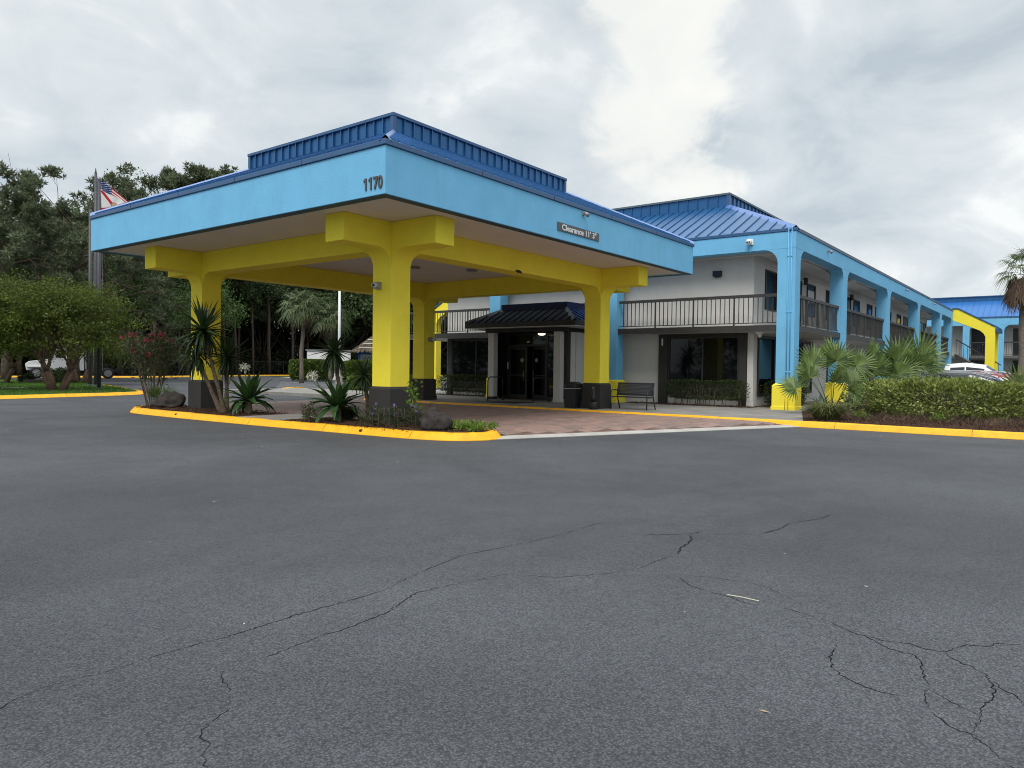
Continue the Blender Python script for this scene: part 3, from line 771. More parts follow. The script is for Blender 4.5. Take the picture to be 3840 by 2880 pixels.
mb = MB(); mb.tube([(0, -.02, 0), (0, -.12, -.02)], .015); mb.tube([(-.05, -.1, .02), (-.05, -.18, -.05)], [.02, .04]); mb.tube([(.05, -.1, .02), (.05, -.18, -.05)], [.02, .04])
part('bracket', mb, DARK, t, world=False)
# ================================================================== MOTEL BUILDING
BX, BYS = 16.32, -3.02           # front plane of the arcade, side plane of the arcade
BE, BN = 57.2, 17.3              # far ends
FZ0, FZ1 = 5.80, 6.40
WX, WY, WN = 17.25, -1.25, 14.15   # wall planes behind the walkways
SL0, SL1 = 2.93, 3.13
mot = thing('motel_building', ((BX + BE) / 2, 7, 0), 'two-storey motel with pale walls, sky-blue arcade columns and a blue metal roof', 'building')
# walls
mb = MB(); mb.box(WX, BE, WY, WN, 0.1, 5.84); part('wall', mb, WALL, mot)
mb = MB(); mb.box(WX - .06, WX + .2, WY - .05, WY + .18, 0.36, SL0 - .01); mb.box(WX - .075, WX + .2, WY - .065, WY + .195, .1, .355)
part('corner_pier', mb, WALL, mot, bevel=.006)
mb = MB(); mb.box(BX + .01, BE, BYS + .01, BN, 5.842, 5.90)
part('walkway_ceiling', mb, SOFFW, mot)
mb = MB(); ring(mb, BX, BE, BYS, BN, 0.5, FZ0, FZ1); part('fascia', mb, BLUE, mot, bevel=.012)
mb = MB(); ring(mb, BX - .03, BE + .03, BYS - .03, BN + .03, .4, FZ1 + .001, FZ1 + .11); part('eave_trim', mb, TRIM, mot, bevel=.01)
mb = MB(); mb.box(BX + .5, BE + .03, BYS - .036, BYS - .031, FZ1 + .055, FZ1 + .113); part('trim_joint', mb, CAPM, mot)
# upper walkway slab with a dark edge band
mb = MB(); mb.box(BX + .14, WX + .01, BYS + .14, BN - .3, SL0, SL1); mb.box(WX + .011, BE, BYS + .14, WY + .01, SL0, SL1); mb.box(WX + .011, BE, WN - .01, BN - .3, SL0, SL1)
part('walkway_slab', mb, SOFFW, mot)
mb = MB(); mb.box(BX + .09, BX + .138, BYS + .09, BN - .3, SL0 - .005, SL1 + .02); mb.box(BX + .139, BE, BYS + .09, BYS + .138, SL0 - .005, SL1 + .02)
part('slab_edge', mb, RAIL, mot)
# arcade columns
def arcade_column(x, y, wx=.55, wy=.62, front=True, sidec=False, lo=0.12):
    mb = MB(); mb.box(x, x + wx, y, y + wy, 1.06, FZ0 - .001)
    r = .5
    if front: 
        haunch(mb, (x, y, FZ0 + .002), (0, -1, 0), (1, 0, 0), r, depth=.5); haunch(mb, (x, y + wy, FZ0 + .002), (0, 1, 0), (1, 0, 0), r, depth=.5)
    if sidec:
        haunch(mb, (x, y, FZ0 + .002), (-1, 0, 0), (0, 1, 0), r, depth=.5); haunch(mb, (x + wx, y, FZ0 + .002), (1, 0, 0), (0, 1, 0), r, depth=.5)
    c = part('column', mb, BLUE, mot, bevel=.01)
    g = .085; b = MB()
    b.box(x - g, x + wx + g, y - g, y + wy + g, lo, 1.0)
    b.hexa([(x - g, y - g, 1.001), (x + wx + g, y - g, 1.001), (x + wx + g, y + wy + g, 1.001), (x - g, y + wy + g, 1.001)],
           [(x - .006, y - .006, 1.075), (x + wx + .006, y - .006, 1.075), (x + wx + .006, y + wy + .006, 1.075), (x - .006, y + wy + .006, 1.075)])
    b.box(x - g - .02, x + wx + g + .02, y - g - .02, y + wy + g + .02, lo, .27)
    part('base', b, YEL, c, bevel=.008)
    return c
# corner column carries fillets both ways, inwards only
c0 = MB(); c0.box(BX, BX + .58, BYS, BYS + .62, 1.06, FZ0 - .001)
haunch(c0, (BX, BYS + .62, FZ0 + .002), (0, 1, 0), (1, 0, 0), .5, depth=.5); haunch(c0, (BX + .58, BYS, FZ0 + .002), (1, 0, 0), (0, 1, 0), .5, depth=.5)
cc = part('column', c0, BLUE, mot, bevel=.01)
b = MB(); g = .09; x, y, wx, wy = BX, BYS, .58, .62
b.box(x - g, x + wx + g, y - g, y + wy + g, .12, 1.0)
b.hexa([(x - g, y - g, 1.001), (x + wx + g, y - g, 1.001), (x + wx + g, y + wy + g, 1.001), (x - g, y + wy + g, 1.001)],
       [(x - .006, y - .006, 1.075), (x + wx + .006, y - .006, 1.075), (x + wx + .006, y + wy + .006, 1.075), (x - .006, y + wy + .006, 1.075)])
b.box(x - g - .025, x + wx + g + .025, y - g - .025, y + wy + g + .025, .12, .27)
part('base', b, YEL, cc, bevel=.008)
for yy in (4.0, 10.06, 16.6): arcade_column(BX, yy)
SIDEX = [22.96, 32.1, 41.3, 50.6]
for xx in SIDEX: arcade_column(xx, BYS, .66, .55, False, True, 0.1)
arcade_column(BE - .62, BYS, .62, .55, False, True, .1)
# conduits up the corner column
t = thing('conduit_pair', (BX - .03, -2.83, .2), 'two painted conduit pipes running up the blue corner column', 'pipe')
for dy in (-.055, .055):
    for (z0, z1, m) in ((.14, 1.02, YEL), (1.1, 6.52, BLUE)):
        off = -.075 if z1 < 1.05 else 0.0
        mb = MB(); mb.tube([(BX - .028 + off * 1.15, -2.83 + dy, z0), (BX - .028 + off * 1.15, -2.83 + dy, z1)], .017, 8)
        if z0 > 1: 
            for zc in (1.45, 3.55, 5.5): mb.tube([(BX - .028, -2.83 + dy, zc), (BX - .028, -2.83 + dy, zc + .06)], .027, 8)
            mb.tube([(BX - .028, -2.83 + dy, 6.5), (BX + .02, -2.83 + dy, 6.56), (BX + .1, -2.83 + dy, 6.56)], .017, 8)
        else: mb.tube([(BX - .028 + off * 1.15, -2.83 + dy, 1.0), (BX - .028, -2.83 + dy, 1.11)], .017, 8)
        part('pipe', mb, m, t, smooth=True)

# railings
BAL = {}
def railing(parent, p, q, posts, pitch=.163, z0=SL1 + .02, z1=4.27, name='railing', ends=(0, 0)):
    p, q = Vector((*p, 0)), Vector((*q, 0)); L_ = (q - p).length; d = (q - p) / L_; s_ = Vector((-d.y, d.x, 0))
    mb = MB()
    def bar(u0, u1, h0, h1, hw):
        a, b = p + d * u0, p + d * u1
        mb.hexa([a - s_ * hw + Vector((0, 0, h0)), b - s_ * hw + Vector((0, 0, h0)), b + s_ * hw + Vector((0, 0, h0)), a + s_ * hw + Vector((0, 0, h0))],
                [a - s_ * hw + Vector((0, 0, h1)), b - s_ * hw + Vector((0, 0, h1)), b + s_ * hw + Vector((0, 0, h1)), a + s_ * hw + Vector((0, 0, h1))])
    bar(0, L_, z1 - .11, z1, .045); bar(0, L_, z0 + .07, z0 + .10, .018)
    r = part(name, mb, RAIL, parent)
    ng = max(1, int(round(L_ / (pitch * posts)))); step = L_ / ng
    for i in range(ng + 1):
        for k in range(posts):
            u = i * step + k * step / posts
            if u > L_ - .02 or u < .02: continue
            big = (k == 0)
            key = (big, round(z0, 2), round(z1, 2))
            if key not in BAL:
                m2 = MB(); h = .024 if big else .0125
                m2.box(-h, h, -h, h, (z0 - .04 if big else z0 + .101), z1 - .111); BAL[key] = m2.mesh('post' if big else 'baluster', RAIL)
            o = link('post' if big else 'baluster', BAL[key], r); o.location = p + d * u; o.location -= wl(r)
    return r
RX = BX + .19
railing(mot, (RX, BYS + .64), (RX, 3.98), 9)
railing(mot, (RX, 4.64), (RX, 10.04), 9)
railing(mot, (RX, 10.7), (RX, 16.58), 9)
RY = BYS + .2
xs = [BX + .6] + SIDEX + [BE - .62]
for i in range(5):
    railing(mot, (xs[i] + (.68 if i else 0), RY), (xs[i + 1] - .02, RY), 9, .163 if i < 3 else .2)

# windows and doors: a frame part with panes as sub-parts
def opening(kind, axis, plane, a0, a1, z0, z1, mull=0, fr=.07, proud=.03, pane_m=None, label=None, handle=False, frame_m=None):
    """axis 'x': lies in a plane x = plane facing -X and spans y; axis 'y': faces -Y and spans x"""
    mb = MB()
    def bx(m_, u0, u1, w0, w1, d0, d1):
        if axis == 'x': m_.box(plane - d1, plane - d0, u0, u1, w0, w1)
        else: m_.box(u0, u1, plane - d1, plane - d0, w0, w1)
    bx(mb, a0, a0 + fr, z0, z1, .001, proud); bx(mb, a1 - fr, a1, z0, z1, .001, proud)
    bx(mb, a0 + fr, a1 - fr, z1 - fr, z1, .001, proud); bx(mb, a0 + fr, a1 - fr, z0, z0 + fr, .001, proud)
    n = mull + 1; span = (a1 - a0 - 2 * fr - mull * fr * .8) / n
    for i in range(mull):
        u = a0 + fr + (i + 1) * span + i * fr * .8; bx(mb, u, u + fr * .8, z0 + fr, z1 - fr, .001, proud * .9)
    f = part(kind, mb, frame_m or DARK, mot)
    for i in range(n):
        u = a0 + fr + i * (span + fr * .8); m2 = MB(); bx(m2, u, u + span, z0 + fr, z1 - fr, .001, proud * .45)
        part('pane' if kind == 'window' else 'door_leaf', m2, pane_m or GLASS, f)
    if handle:
        m2 = MB(); bx(m2, a0 + fr + .06, a0 + fr + .16, z0 + .95, z0 + 1.0, proud * .45, proud + .05); part('handle', m2, STEEL, f)
    if label: f['label'] = label
    return f
DOORM = mat('dark_door', (0.012, 0.014, 0.02), .4, .1, 3)
CURT = mat('window_with_blind', (0.012, 0.013, 0.016), 0.06, spec=.2)
# ground floor front, right of the vestibule
mb = MB(); mb.box(WX - .13, WX - .001, 2.15, 2.52, .15, SL0 - .02); mb.box(WX - .13, WX - .001, -1.06, -.78, .15, SL0 - .02); mb.box(WX - .13, WX - .001, -.779, 2.149, 2.82, SL0 - .02); mb.box(WX - .05, WX - .001, -.779, 2.149, .52, .92)
part('window_surround', mb, GREY, mot)
opening('window', 'x', WX, -.775, 2.145, .925, 2.815, 1, .08, .08)
# ground floor front, left of the vestibule
mb = MB(); mb.box(WX - .10, WX - .001, 13.75, 14.05, .15, SL0 - .02); mb.box(WX - .10, WX - .001, 9.2, 13.749, 2.86, SL0 - .02); mb.box(WX - .05, WX - .001, 9.2, 13.749, .5, .75)
part('window_surround', mb, GREY, mot)
opening('window', 'x', WX, 9.2, 13.745, .755, 2.855, 2, .06, .06)
# ground floor side
for (a0, a1) in ((17.75, 19.7), (19.75, 21.9), (22.0, 24.9)):
    opening('window', 'y', WY, a0, a1, .55, 2.86, 1 if a0 > 21 else 0, .10, .06)
for x in (27.5, 33.9, 36.8, 43, 46, 52, 55): opening('door', 'y', WY, x, x + 1.0, .16, 2.35, 0, .06, .05, DOORM, handle=True)
for x in (29.4, 31.0, 38.6, 40.0, 48): opening('window', 'y', WY, x, x + 1.3, .95, 2.4, 0, .06, .05)
# upper floor side
opening('window', 'y', WY, 18.45, 19.8, SL1 + .75, 5.42, 0, .05, .05, CURT)
for x in (23.95, 27.1, 32.6, 35.75, 41.3, 44.6, 50.2, 53.4): opening('window', 'y', WY, x, x + 1.28, SL1 + .85, 5.42, 0, .05, .05, CURT)
for x in (22.1, 30.9, 38.0, 39.4, 47, 48.5, 55.4): opening('door', 'y', WY, x, x + 1.0, SL1 + .01, 5.42, 0, .06, .05, DOORM, handle=True)
# conduit lines under the walkway ceiling
mb = MB(); mb.tube([(17.0, 14, 5.78), (17.0, -1.9, 5.78), (17.4, -2.3, 5.78), (56, -2.3, 5.78)], .035, 6); mb.tube([(17.3, -1.32, 5.62), (56, -1.32, 5.62)], .02, 6)
part('conduit', mb, SOFFW, mot)
mb = MB()
for x in (18.2, 26.4, 35.6, 44.8): mb.box(x, x + .75, -2.55, -2.05, 5.70, 5.84)
part('ceiling_box', mb, SOFFW, mot)
# roof
mroof = MB(); rz = FZ1 + .113; BINS, BZM, BZT = 4.0, 8.45, 8.93
jx0, jx1, jy0, jy1 = BX + BINS, BE - BINS, BYS + BINS, BN - BINS
mroof.quad((BX, BYS, rz), (BE, BYS, rz), (jx1, jy0, BZM), (jx0, jy0, BZM)); mroof.quad((BE, BYS, rz), (BE, BN, rz), (jx1, jy1, BZM), (jx1, jy0, BZM)); mroof.quad((BE, BN, rz), (BX, BN, rz), (jx0, jy1, BZM), (jx1, jy1, BZM))
mroof.quad((jx1, jy0, BZM), (jx1, jy1, BZM), (jx1, jy1, BZT), (jx1, jy0, BZT)); mroof.quad((jx1, jy1, BZM), (jx0, jy1, BZM), (jx0, jy1, BZT), (jx1, jy1, BZT))
mroof.quad((jx0 + .04, jy0 + .04, BZT - .03), (jx1, jy0 + .04, BZT - .03), (jx1, jy1, BZT - .03), (jx0 + .04, jy1, BZT - .03))
broof = part('roof', mroof, ROOF, mot)
mansard(broof, BX, BE, BYS, BN, rz, BINS, BZM, BZT, 0.46, 'W', 'WS', ROOF, lim=20)
mb = MB(); mb.quad((jx0 + 20, jy0, BZM), (jx1, jy0, BZM), (jx1, jy0, BZT), (jx0 + 20, jy0, BZT)); part('roof_band', mb, ROOF, broof)
mb = MB(); ring(mb, jx0 - .08, jx1 + .08, jy0 - .08, jy1 + .08, .2, BZT + .001, BZT + .08); part('cap_trim', mb, CAPM, broof)
mb = MB(); hip(mb, (BX + .02, BYS + .02, rz + .03), (jx0, jy0, BZM + .03), .2); part('hip_cap', mb, mat('hip_flashing_blue', (.10, .19, .45), .3, .1, 3, spec=.7), broof)
mb = MB(); mb.box(jx0 - .06, jx0 + .07, jy0 - .06, jy0 + .07, BZM, BZT); part('corner_trim', mb, TRIM, broof)

# things fixed to the building
t = thing('wall_lamp', (WX, .15, 5.2), 'small dark blue box lamp on the pale upper wall beside the canopy', 'lamp')
mb = MB(); mb.box(-.13, -.001, -.17, .17, -.09, .11); part('housing', mb, mat('navy_lamp', (.01, .012, .035), .5), t, world=False, bevel=.01)
mb = MB(); mb.box(-.10, -.03, -.13, .1, -.13, -.091); part('diffuser', mb, BLACKP, t, world=False)
for i, (x, lb) in enumerate(((23.4, 'first dark cylinder lamp on the upper side wall, next to the first door'), (31.7, 'dark lamp on the upper side wall past the second blue arch'), (40.6, 'dark lamp on the upper side wall past the third blue arch'))):
    t = thing('wall_lamp', (x, WY, 5.45), lb, 'lamp', 'dark lamps along the upper side wall')
    mb = MB(); mb.box(-.06, .06, -.05, -.001, -.06, .06); part('mount', mb, WHITE, t, world=False)
    mb = MB(); mb.tube([(0, -.12, .14), (0, -.12, -.16)], .09, 10); part('shade', mb, DARK, t, world=False)
for (x, lb) in ((26.2, 'black grill box standing at the first side railing'), (40.2, 'black box standing at the third side railing')):
    t = thing('balcony_box', (x, -2.2, SL1), lb, 'box', 'boxes on the upper walkway')
    mb = MB(); mb.box(-.25, .25, -.25, .25, 0, 1.25); part('box_body', mb, BLACKP, t, world=False, bevel=.02)
    mb = MB(); mb.box(-.27, .27, -.27, .27, 1.251, 1.3); part('lid', mb, BLACKP, t, world=False)
t = thing('security_camera', (BX, -1.43, 6.13), 'round white camera on the blue fascia near the corner, with a pipe below', 'camera')
mb = MB(); mb.box(-.05, -.001, -.10, .06, -.1, .1); part('junction_box', mb, WHITE, t, world=False)
mb = MB(); mb.lathe([(.02, -.11), (.08, -.08), (.11, 0), (.08, .08), (.02, .11)], (-.14, .02, 0), 14); part('dome', mb, WHITE, t, world=False, smooth=True)
mb = MB(); mb.tube([(-.25, .05, -.02), (-.235, .045, -.02)], .028, 10); mb.tube([(-.245, -.03, -.02), (-.23, -.028, -.02)], .028, 10); part('lens', mb, BLACKP, t, world=False)
mb = MB(); mb.tube([(-.03, 0, -.1), (-.03, 0, -.34)], .02, 8); part('pipe', mb, BLUE, t, world=False)
t = thing('dome_camera', (16.95, -1.6, SL0), 'white dome camera hanging under the walkway slab by the corner pier', 'camera')
mb = MB(); mb.box(-.09, .09, -.12, .12, -.06, -.001); part('mount', mb, WHITE, t, world=False)
mb = MB(); mb.lathe([(.02, -.2), (.065, -.17), (.08, -.1), (.08, -.061)], n=14); part('dome', mb, WHITE, t, world=False, smooth=True)
for x, lb in ((20.4, 'first small floodlight on the side fascia, nearest the corner column'), (36.9, 'second small floodlight far along the side fascia'), (47.0, 'last small floodlight along the side fascia')):
    flood_light((x, BYS, 6.22), lb)
t = thing('wall_sign', (WX - .135, 2.36, 2.62), 'small narrow pale plate high on the dark window surround', 'sign')
mb = MB(); mb.box(-.012, -.001, -.03, .03, -.14, .14); part('plate', mb, WHITE, t, world=False)

# ------------------------------------------------------------------ entrance vestibule
ves = thing('entry_vestibule', (15.6, 7.3, 0), 'dark entrance porch with a small hipped metal roof and white posts', 'porch')
EX, EY0, EY1 = 14.05, 4.55, 10.2     # eave
mb = MB(); mb.box(EX, WX - .002, EY0, EY1, 3.2, 3.4); eav = part('eave', mb, mat('porch_eave', (.03, .032, .035), .6, .1, 3), ves, bevel=.01)
mb = MB(); mb.box(EX + .03, WX - .003, EY0 + .03, EY1 - .03, 3.17, 3.199); part('eave_soffit', mb, SOFFW, ves)
mb = MB(); mb.box(14.55, 14.85, 5.45, 9.45, 3.0, 3.168); mb.box(14.851, WX - .004, 5.45, 5.65, 3.0, 3.168); mb.box(14.851, WX - .004, 9.25, 9.45, 3.0, 3.168); part('beam', mb, GREY, ves)
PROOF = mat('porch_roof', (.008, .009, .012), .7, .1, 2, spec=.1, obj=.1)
i_ = 1.15; pz0, pz1, pz2 = 3.402, 3.98, 4.24
mb = MB(); mb.quad((EX, EY1, pz0), (WX, EY1, pz0), (WX, EY1 - i_, pz1), (EX + i_, EY1 - i_, pz1)) if False else None
mb.add([(WX, EY1, pz0), (EX, EY1, pz0), (EX + i_, EY1 - i_, pz1), (WX, EY1 - i_, pz1)], [(0, 1, 2, 3)])
mb.box(EX + i_ + .02, WX - .01, EY0 + i_ + .02, EY1 - i_, pz1 - .1, pz2 - .02)
prf = part('roof', mb, PROOF, ves)
k = 15; L_ = EY1 - EY0; p = L_ / k
for i in range(k):
    u0, u1 = i * p, (i + 1) * p
    h = lambda u: max(0, min(1, u / i_, (L_ - u) / i_))
    f = lambda u, s_: (EX + s_ * i_, EY0 + u, pz0 + s_ * (pz1 - pz0))
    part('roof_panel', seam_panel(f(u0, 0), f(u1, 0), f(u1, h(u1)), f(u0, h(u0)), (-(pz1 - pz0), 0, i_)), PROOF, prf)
L2 = WX - EX; k2 = 8; p = L2 / k2
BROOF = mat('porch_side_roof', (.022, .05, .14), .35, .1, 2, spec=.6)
for i in range(k2):
    u0, u1 = i * p, (i + 1) * p
    h = lambda u: max(0, min(1, u / i_)); f = lambda u, s_: (EX + u, EY0 + s_ * i_, pz0 + s_ * (pz1 - pz0))
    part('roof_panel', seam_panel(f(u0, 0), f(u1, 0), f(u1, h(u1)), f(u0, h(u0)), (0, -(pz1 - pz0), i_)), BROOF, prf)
mb = MB(); mb.box(EX + i_ - .03, EX + i_ + .03, EY0 + i_ - .03, EY1 - i_ + .03, pz1 - .05, pz2); mb.box(EX + i_ + .031, WX - .005, EY0 + i_ - .03, EY0 + i_ + .03, pz1 - .05, pz2); part('roof_band', mb, mat('porch_band', (.012, .018, .075), .45), prf)
mb = MB(); hip(mb, (EX + .01, EY0 + .01, pz0 + .03), (EX + i_, EY0 + i_, pz1 + .03), .12); hip(mb, (EX + .01, EY1 - .01, pz0 + .03), (EX + i_, EY1 - i_, pz1 + .03), .12); part('hip_cap', mb, mat('porch_hip', (.035, .037, .04), .5), prf)
for yy, base in ((9.0, True), (5.58, False)):
    mb = MB(); mb.box(14.58, 14.86, yy, yy + .32, .15, 2.998); pp = part('post', mb, WALL, ves, bevel=.008)
    m2 = MB(); m2.box(14.57, 14.87, yy - .012, yy + .332, .14, .27); part('post_base', m2, GREY if base else WALL, pp)
mb = MB(); mb.box(14.87, 15.5, 5.46, 5.56, .15, 2.998); mb.box(15.501, WX, 5.40, 5.5, .15, 2.998); part('side_wall', mb, WALL, ves)
mb = MB(); mb.box(14.865, 15.1, 5.42, 5.58, .15, 2.998); part('side_pier', mb, GREY, ves)
mb = MB(); mb.box(15.45, WX, 9.3, 9.4, .15, 2.998); part('side_wall', mb, GREY, ves)
# glazed front
DP = 15.5
mb = MB()
for (a, b) in ((9.22, 9.30), (8.90, 8.98), (6.83, 6.90), (6.0, 6.09), (5.56, 5.63)): mb.box(DP, DP + .1, a, b, .15, 2.998)
for (a, b) in ((6.901, 8.899), (8.981, 9.219), (6.091, 6.829), (5.631, 5.999)): mb.box(DP + .002, DP + .098, a, b, 2.92, 2.998)
mb.box(DP + .002, DP + .098, 6.901, 8.899, 2.44, 2.52)
for (a, b) in ((8.981, 9.219), (6.091, 6.829), (5.631, 5.999)): mb.box(DP + .002, DP + .098, a, b, .15, .3)
gf = part('glazed_front', mb, DARK, ves)
for (a, b, z0, z1) in ((6.905, 8.895, 2.525, 2.915), (8.985, 9.215, .305, 2.915), (6.095, 6.825, .305, 2.915), (5.635, 5.995, .305, 2.915)):
    mb = MB(); mb.box(DP + .03, DP + .04, a, b, z0, z1); part('pane', mb, GLASS, gf)
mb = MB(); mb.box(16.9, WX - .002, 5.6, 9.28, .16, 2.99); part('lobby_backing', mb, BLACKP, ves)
def door(hy, y2, ang, sgn):
    """hinged at y=hy, free edge towards y2"""
    w_ = abs(y2 - hy); s_ = 1 if y2 > hy else -1
    t_ = MB(); D = .05
    def bx(m_, u0, u1, z0, z1, d0, d1): m_.box(d0, d1, min(s_ * u0, s_ * u1), max(s_ * u0, s_ * u1), z0, z1)
    bx(t_, 0, .09, 0, 2.26, 0, D); bx(t_, w_ - .09, w_, 0, 2.26, 0, D); bx(t_, .091, w_ - .091, 2.14, 2.26, 0.001, D - .001); bx(t_, .091, w_ - .091, 0, .2, 0.001, D - .001); bx(t_, .091, w_ - .091, 1.0, 1.05, .002, D - .002)
    d = part('door', t_, DARK, ves, world=False); d.location = Vector((DP + .02, hy, .17)) - ves.location; d.rotation_euler[2] = ang
    g_ = MB(); bx(g_, .092, w_ - .092, .201, .999, .02, .028); bx(g_, .092, w_ - .092, 1.051, 2.139, .02, .028); part('glass', g_, GLASS, d, world=False)
    h_ = MB(); y = s_ * (w_ - .14); h_.tube([(-.001, y, .78), (-.06, y, .8), (-.06, y, 1.2), (-.001, y, 1.22)], .014, 8); part('handle', h_, STEEL, d, world=False, smooth=True)
    st = MB(); st.tube([(.012, s_ * (w_ - .27), 1.68), (.019, s_ * (w_ - .27), 1.68)], .085, 20); stk = part('door_sticker', st, mat('sticker_pale', (.5, .5, .49), .6), d, world=False)
    s2 = MB()
    for zz in (1.63, 1.66, 1.7, 1.73): s2.box(.008, .011, s_ * (w_ - .27) - .05, s_ * (w_ - .27) + .05, zz, zz + .012)
    part('sticker_print', s2, BLACKP, d, world=False)
    cl_ = MB(); bx(cl_, w_ * .35, w_ * .75, 2.17, 2.24, -.05, -.001); part('door_closer', cl_, DARK, d, world=False)
    return d
door(8.89, 7.92, 0, 1)
door(6.91, 7.86, R(-16), 1)
me = text_mesh('101', .11, .002, .004); me.materials.append(WHITE)
o = link('door_number', me, gf); o.location = Vector((DP + .027, 7.87, 2.62)) - wl(gf); o.rotation_euler = (R(90), 0, R(-90))
mb = MB(); mb.box(DP - .006, DP - .001, 8.91, 8.96, 1.45, 1.75); part('notice_strip', mb, WHITE, gf)
t = thing('porch_lamp', (15.15, 6.9, 2.99), 'lit white dome lamp on the ceiling of the dark entrance porch', 'lamp')
mb = MB(); mb.lathe([(.17, -.001), (.17, -.03)], n=18); part('lamp_ring', mb, STEEL, t, world=False)
mb = MB(); mb.lathe([(.165, -.031), (.15, -.08), (.09, -.11), (.02, -.12)], n=18); part('lamp_glass', mb, mat('lit_glass', (.8, .75, .7), .4, emit=(1, .86, .74, 1.1)), t, world=False, smooth=True)
for i, (xa, xb, yy, lb) in enumerate(((13.5, 14.5, 8.42, 'dark hoop handrail left of the porch doors'), (13.7, 14.75, 6.25, 'dark hoop handrail right of the porch doors'))):
    t = thing('handrail', (xa, yy, .15), lb, 'handrail', 'hoop handrails at the entrance')
    mb = MB(); L_ = xb - xa; mb.tube([(0, 0, 0), (0, 0, .82), (.04, 0, .92), (.14, 0, .97), (L_ - .14, 0, .97), (L_ - .04, 0, .92), (L_, 0, .82), (L_, 0, 0)], .024, 8); part('hoop', mb, DARK, t, world=False, smooth=True)
    mb = MB(); mb.lathe([(.06, 0), (.06, .02)], n=12); mb.lathe([(.06, 0), (.06, .02)], (L_, 0, 0), n=12); part('foot_plate', mb, DARK, t, world=False)
t = thing('doormat', (12.95, 7.05, .152), 'black doormat lying on the pavement before the porch', 'mat')
mb = MB(); mb.box(-.75, .62, -.92, .9, 0, .012); part('mat_base', mb, BLACKP, t, world=False)
mb = MB(); mb.box(-.45, .32, -.5, .5, .013, .018); part('mat_panel', mb, mat('mat_grey', (.06, .06, .058), .95, .3, 20), t, world=False)
mb = MB(); mb.box(14.87, 15.49, 9.21, 9.25, .2, 2.99); part('side_glazing', mb, GLASS, ves)
mb = MB(); mb.box(14.865, 14.91, 9.19, 9.27, .15, 2.998); part('side_mullion', mb, DARK, ves)

# ------------------------------------------------------------------ bench, bin, ash urn
bn = thing('bench', (12.38, 1.08, .15), 'dark blue-grey metal bench with a pierced backrest beside the yellow column', 'bench')
BM = mat('bench_metal', (.022, .026, .033), .4, .1, 5, spec=.5)
mb = MB()
NX, NZ = 17, 7; W_, H0, H1 = 1.30, .47, .90
# pierced back: a sheet with real diamond-set round holes
hole = []
for j in range(NZ):
    for i in range(NX - (j % 2)):
        hole.append((-.58 + (i + .5 * (j % 2)) * 1.16 / (NX - 1), .50 + .055 + j * .046))
bmh = bmesh.new()
ys = sorted(set([-.65, .65])); 
def hole_sheet(holes, y0, y1, z0, z1, r=.0125):
    mb_ = MB(); cw = 1.16 / (NX - 1) / 2; ch = .023
    ny = int(round((y1 - y0) / cw)); nz = int(round((z1 - z0) / ch))
    return mb_
def back_x(z): return .06 + (z - .45) * .22
sheet = MB()
cw = 1.16 / (NX - 1); 
for j in range(NZ):
    zc = .555 + j * .046; z0, z1 = zc - .023, zc + .023
    n = NX - (j % 2); st_ = -.58 + .5 * cw * (j % 2)
    yl = -.6; 
    for i in range(n):
        yc = st_ + i * cw; a, b_ = yc - cw / 2, yc + cw / 2
        sq = [(b_, zc), (b_, z1), (yc, z1), (a, z1), (a, zc), (a, z0), (yc, z0), (b_, z0)]
        ci = [(yc + .0135 * math.cos(k * math.pi / 4), zc + .0135 * math.sin(k * math.pi / 4)) for k in range(8)]
        vs = [(back_x(z_), y_, z_) for y_, z_ in sq + ci]
        sheet.add(vs, [(k, (k + 1) % 8, 8 + (k + 1) % 8, 8 + k) for k in range(8)])
    if j % 2:
        for (a, b_) in ((-.58 - cw / 2, -.58), (.58, .58 + cw / 2)): sheet.quad(*[(back_x(z_), y_, z_) for y_, z_ in ((a, z0), (b_, z0), (b_, z1), (a, z1))])
zt_ = .555 + 6 * .046 + .023
for (a, b_, z0, z1) in ((-.66, .66, .46, .532), (-.66, .66, zt_, .90), (-.66, -.58 - cw / 2, .532, zt_), (.58 + cw / 2, .66, .532, zt_)):
    sheet.quad(*[(back_x(z_), y_, z_) for y_, z_ in ((a, z0), (b_, z0), (b_, z1), (a, z1))])
bk = part('backrest', sheet, BM, bn, world=False)
md = bk.modifiers.new('solid', 'SOLIDIFY'); md.thickness = .008
mb = MB(); 
for i in range(5): mb.box(-.38 + i * .09, -.30 + i * .09, -.66, .66, .415 - (.012 if i in (1, 2, 3) else 0), .435 - (.012 if i in (1, 2, 3) else 0))
part('seat', mb, BM, bn, world=False)
for s_ in (-1, 1):
    yy = s_ * .68
    mb = MB(); mb.tube([(-.37, yy, 0), (-.36, yy, .25), (-.37, yy, .48), (-.35, yy, .60), (-.28, yy, .65), (-.1, yy, .655), (.1, yy, .645)], .022, 8); part('front_leg', mb, BM, bn, world=False, smooth=True)
    mb = MB(); mb.tube([(.27, yy, 0), (.20, yy, .15), (.10, yy, .40), (.075, yy, .5), (back_x(.9), yy, .9)], .022, 8); part('rear_leg', mb, BM, bn, world=False, smooth=True)
    mb = MB(); mb.tube([(-.36, yy, .41), (.09, yy, .41)], .018, 8); part('side_rail', mb, BM, bn, world=False)
tc_ = thing('trash_can', (11.56, 3.0, .15), 'black square litter bin with a pale liner edge beside the column', 'bin')
mb = MB(); mb.hexa([(-.21, -.22, 0), (.21, -.22, 0), (.21, .22, 0), (-.21, .22, 0)], [(-.225, -.235, .66), (.225, -.235, .66), (.225, .235, .66), (-.225, .235, .66)]); part('bin_body', mb, BLACKP, tc_, world=False, bevel=.015)
mb = MB(); mb.box(-.228, .228, -.238, .238, .661, .675); part('bag_edge', mb, mat('bag_white', (.5, .5, .5), .5), tc_, world=False)
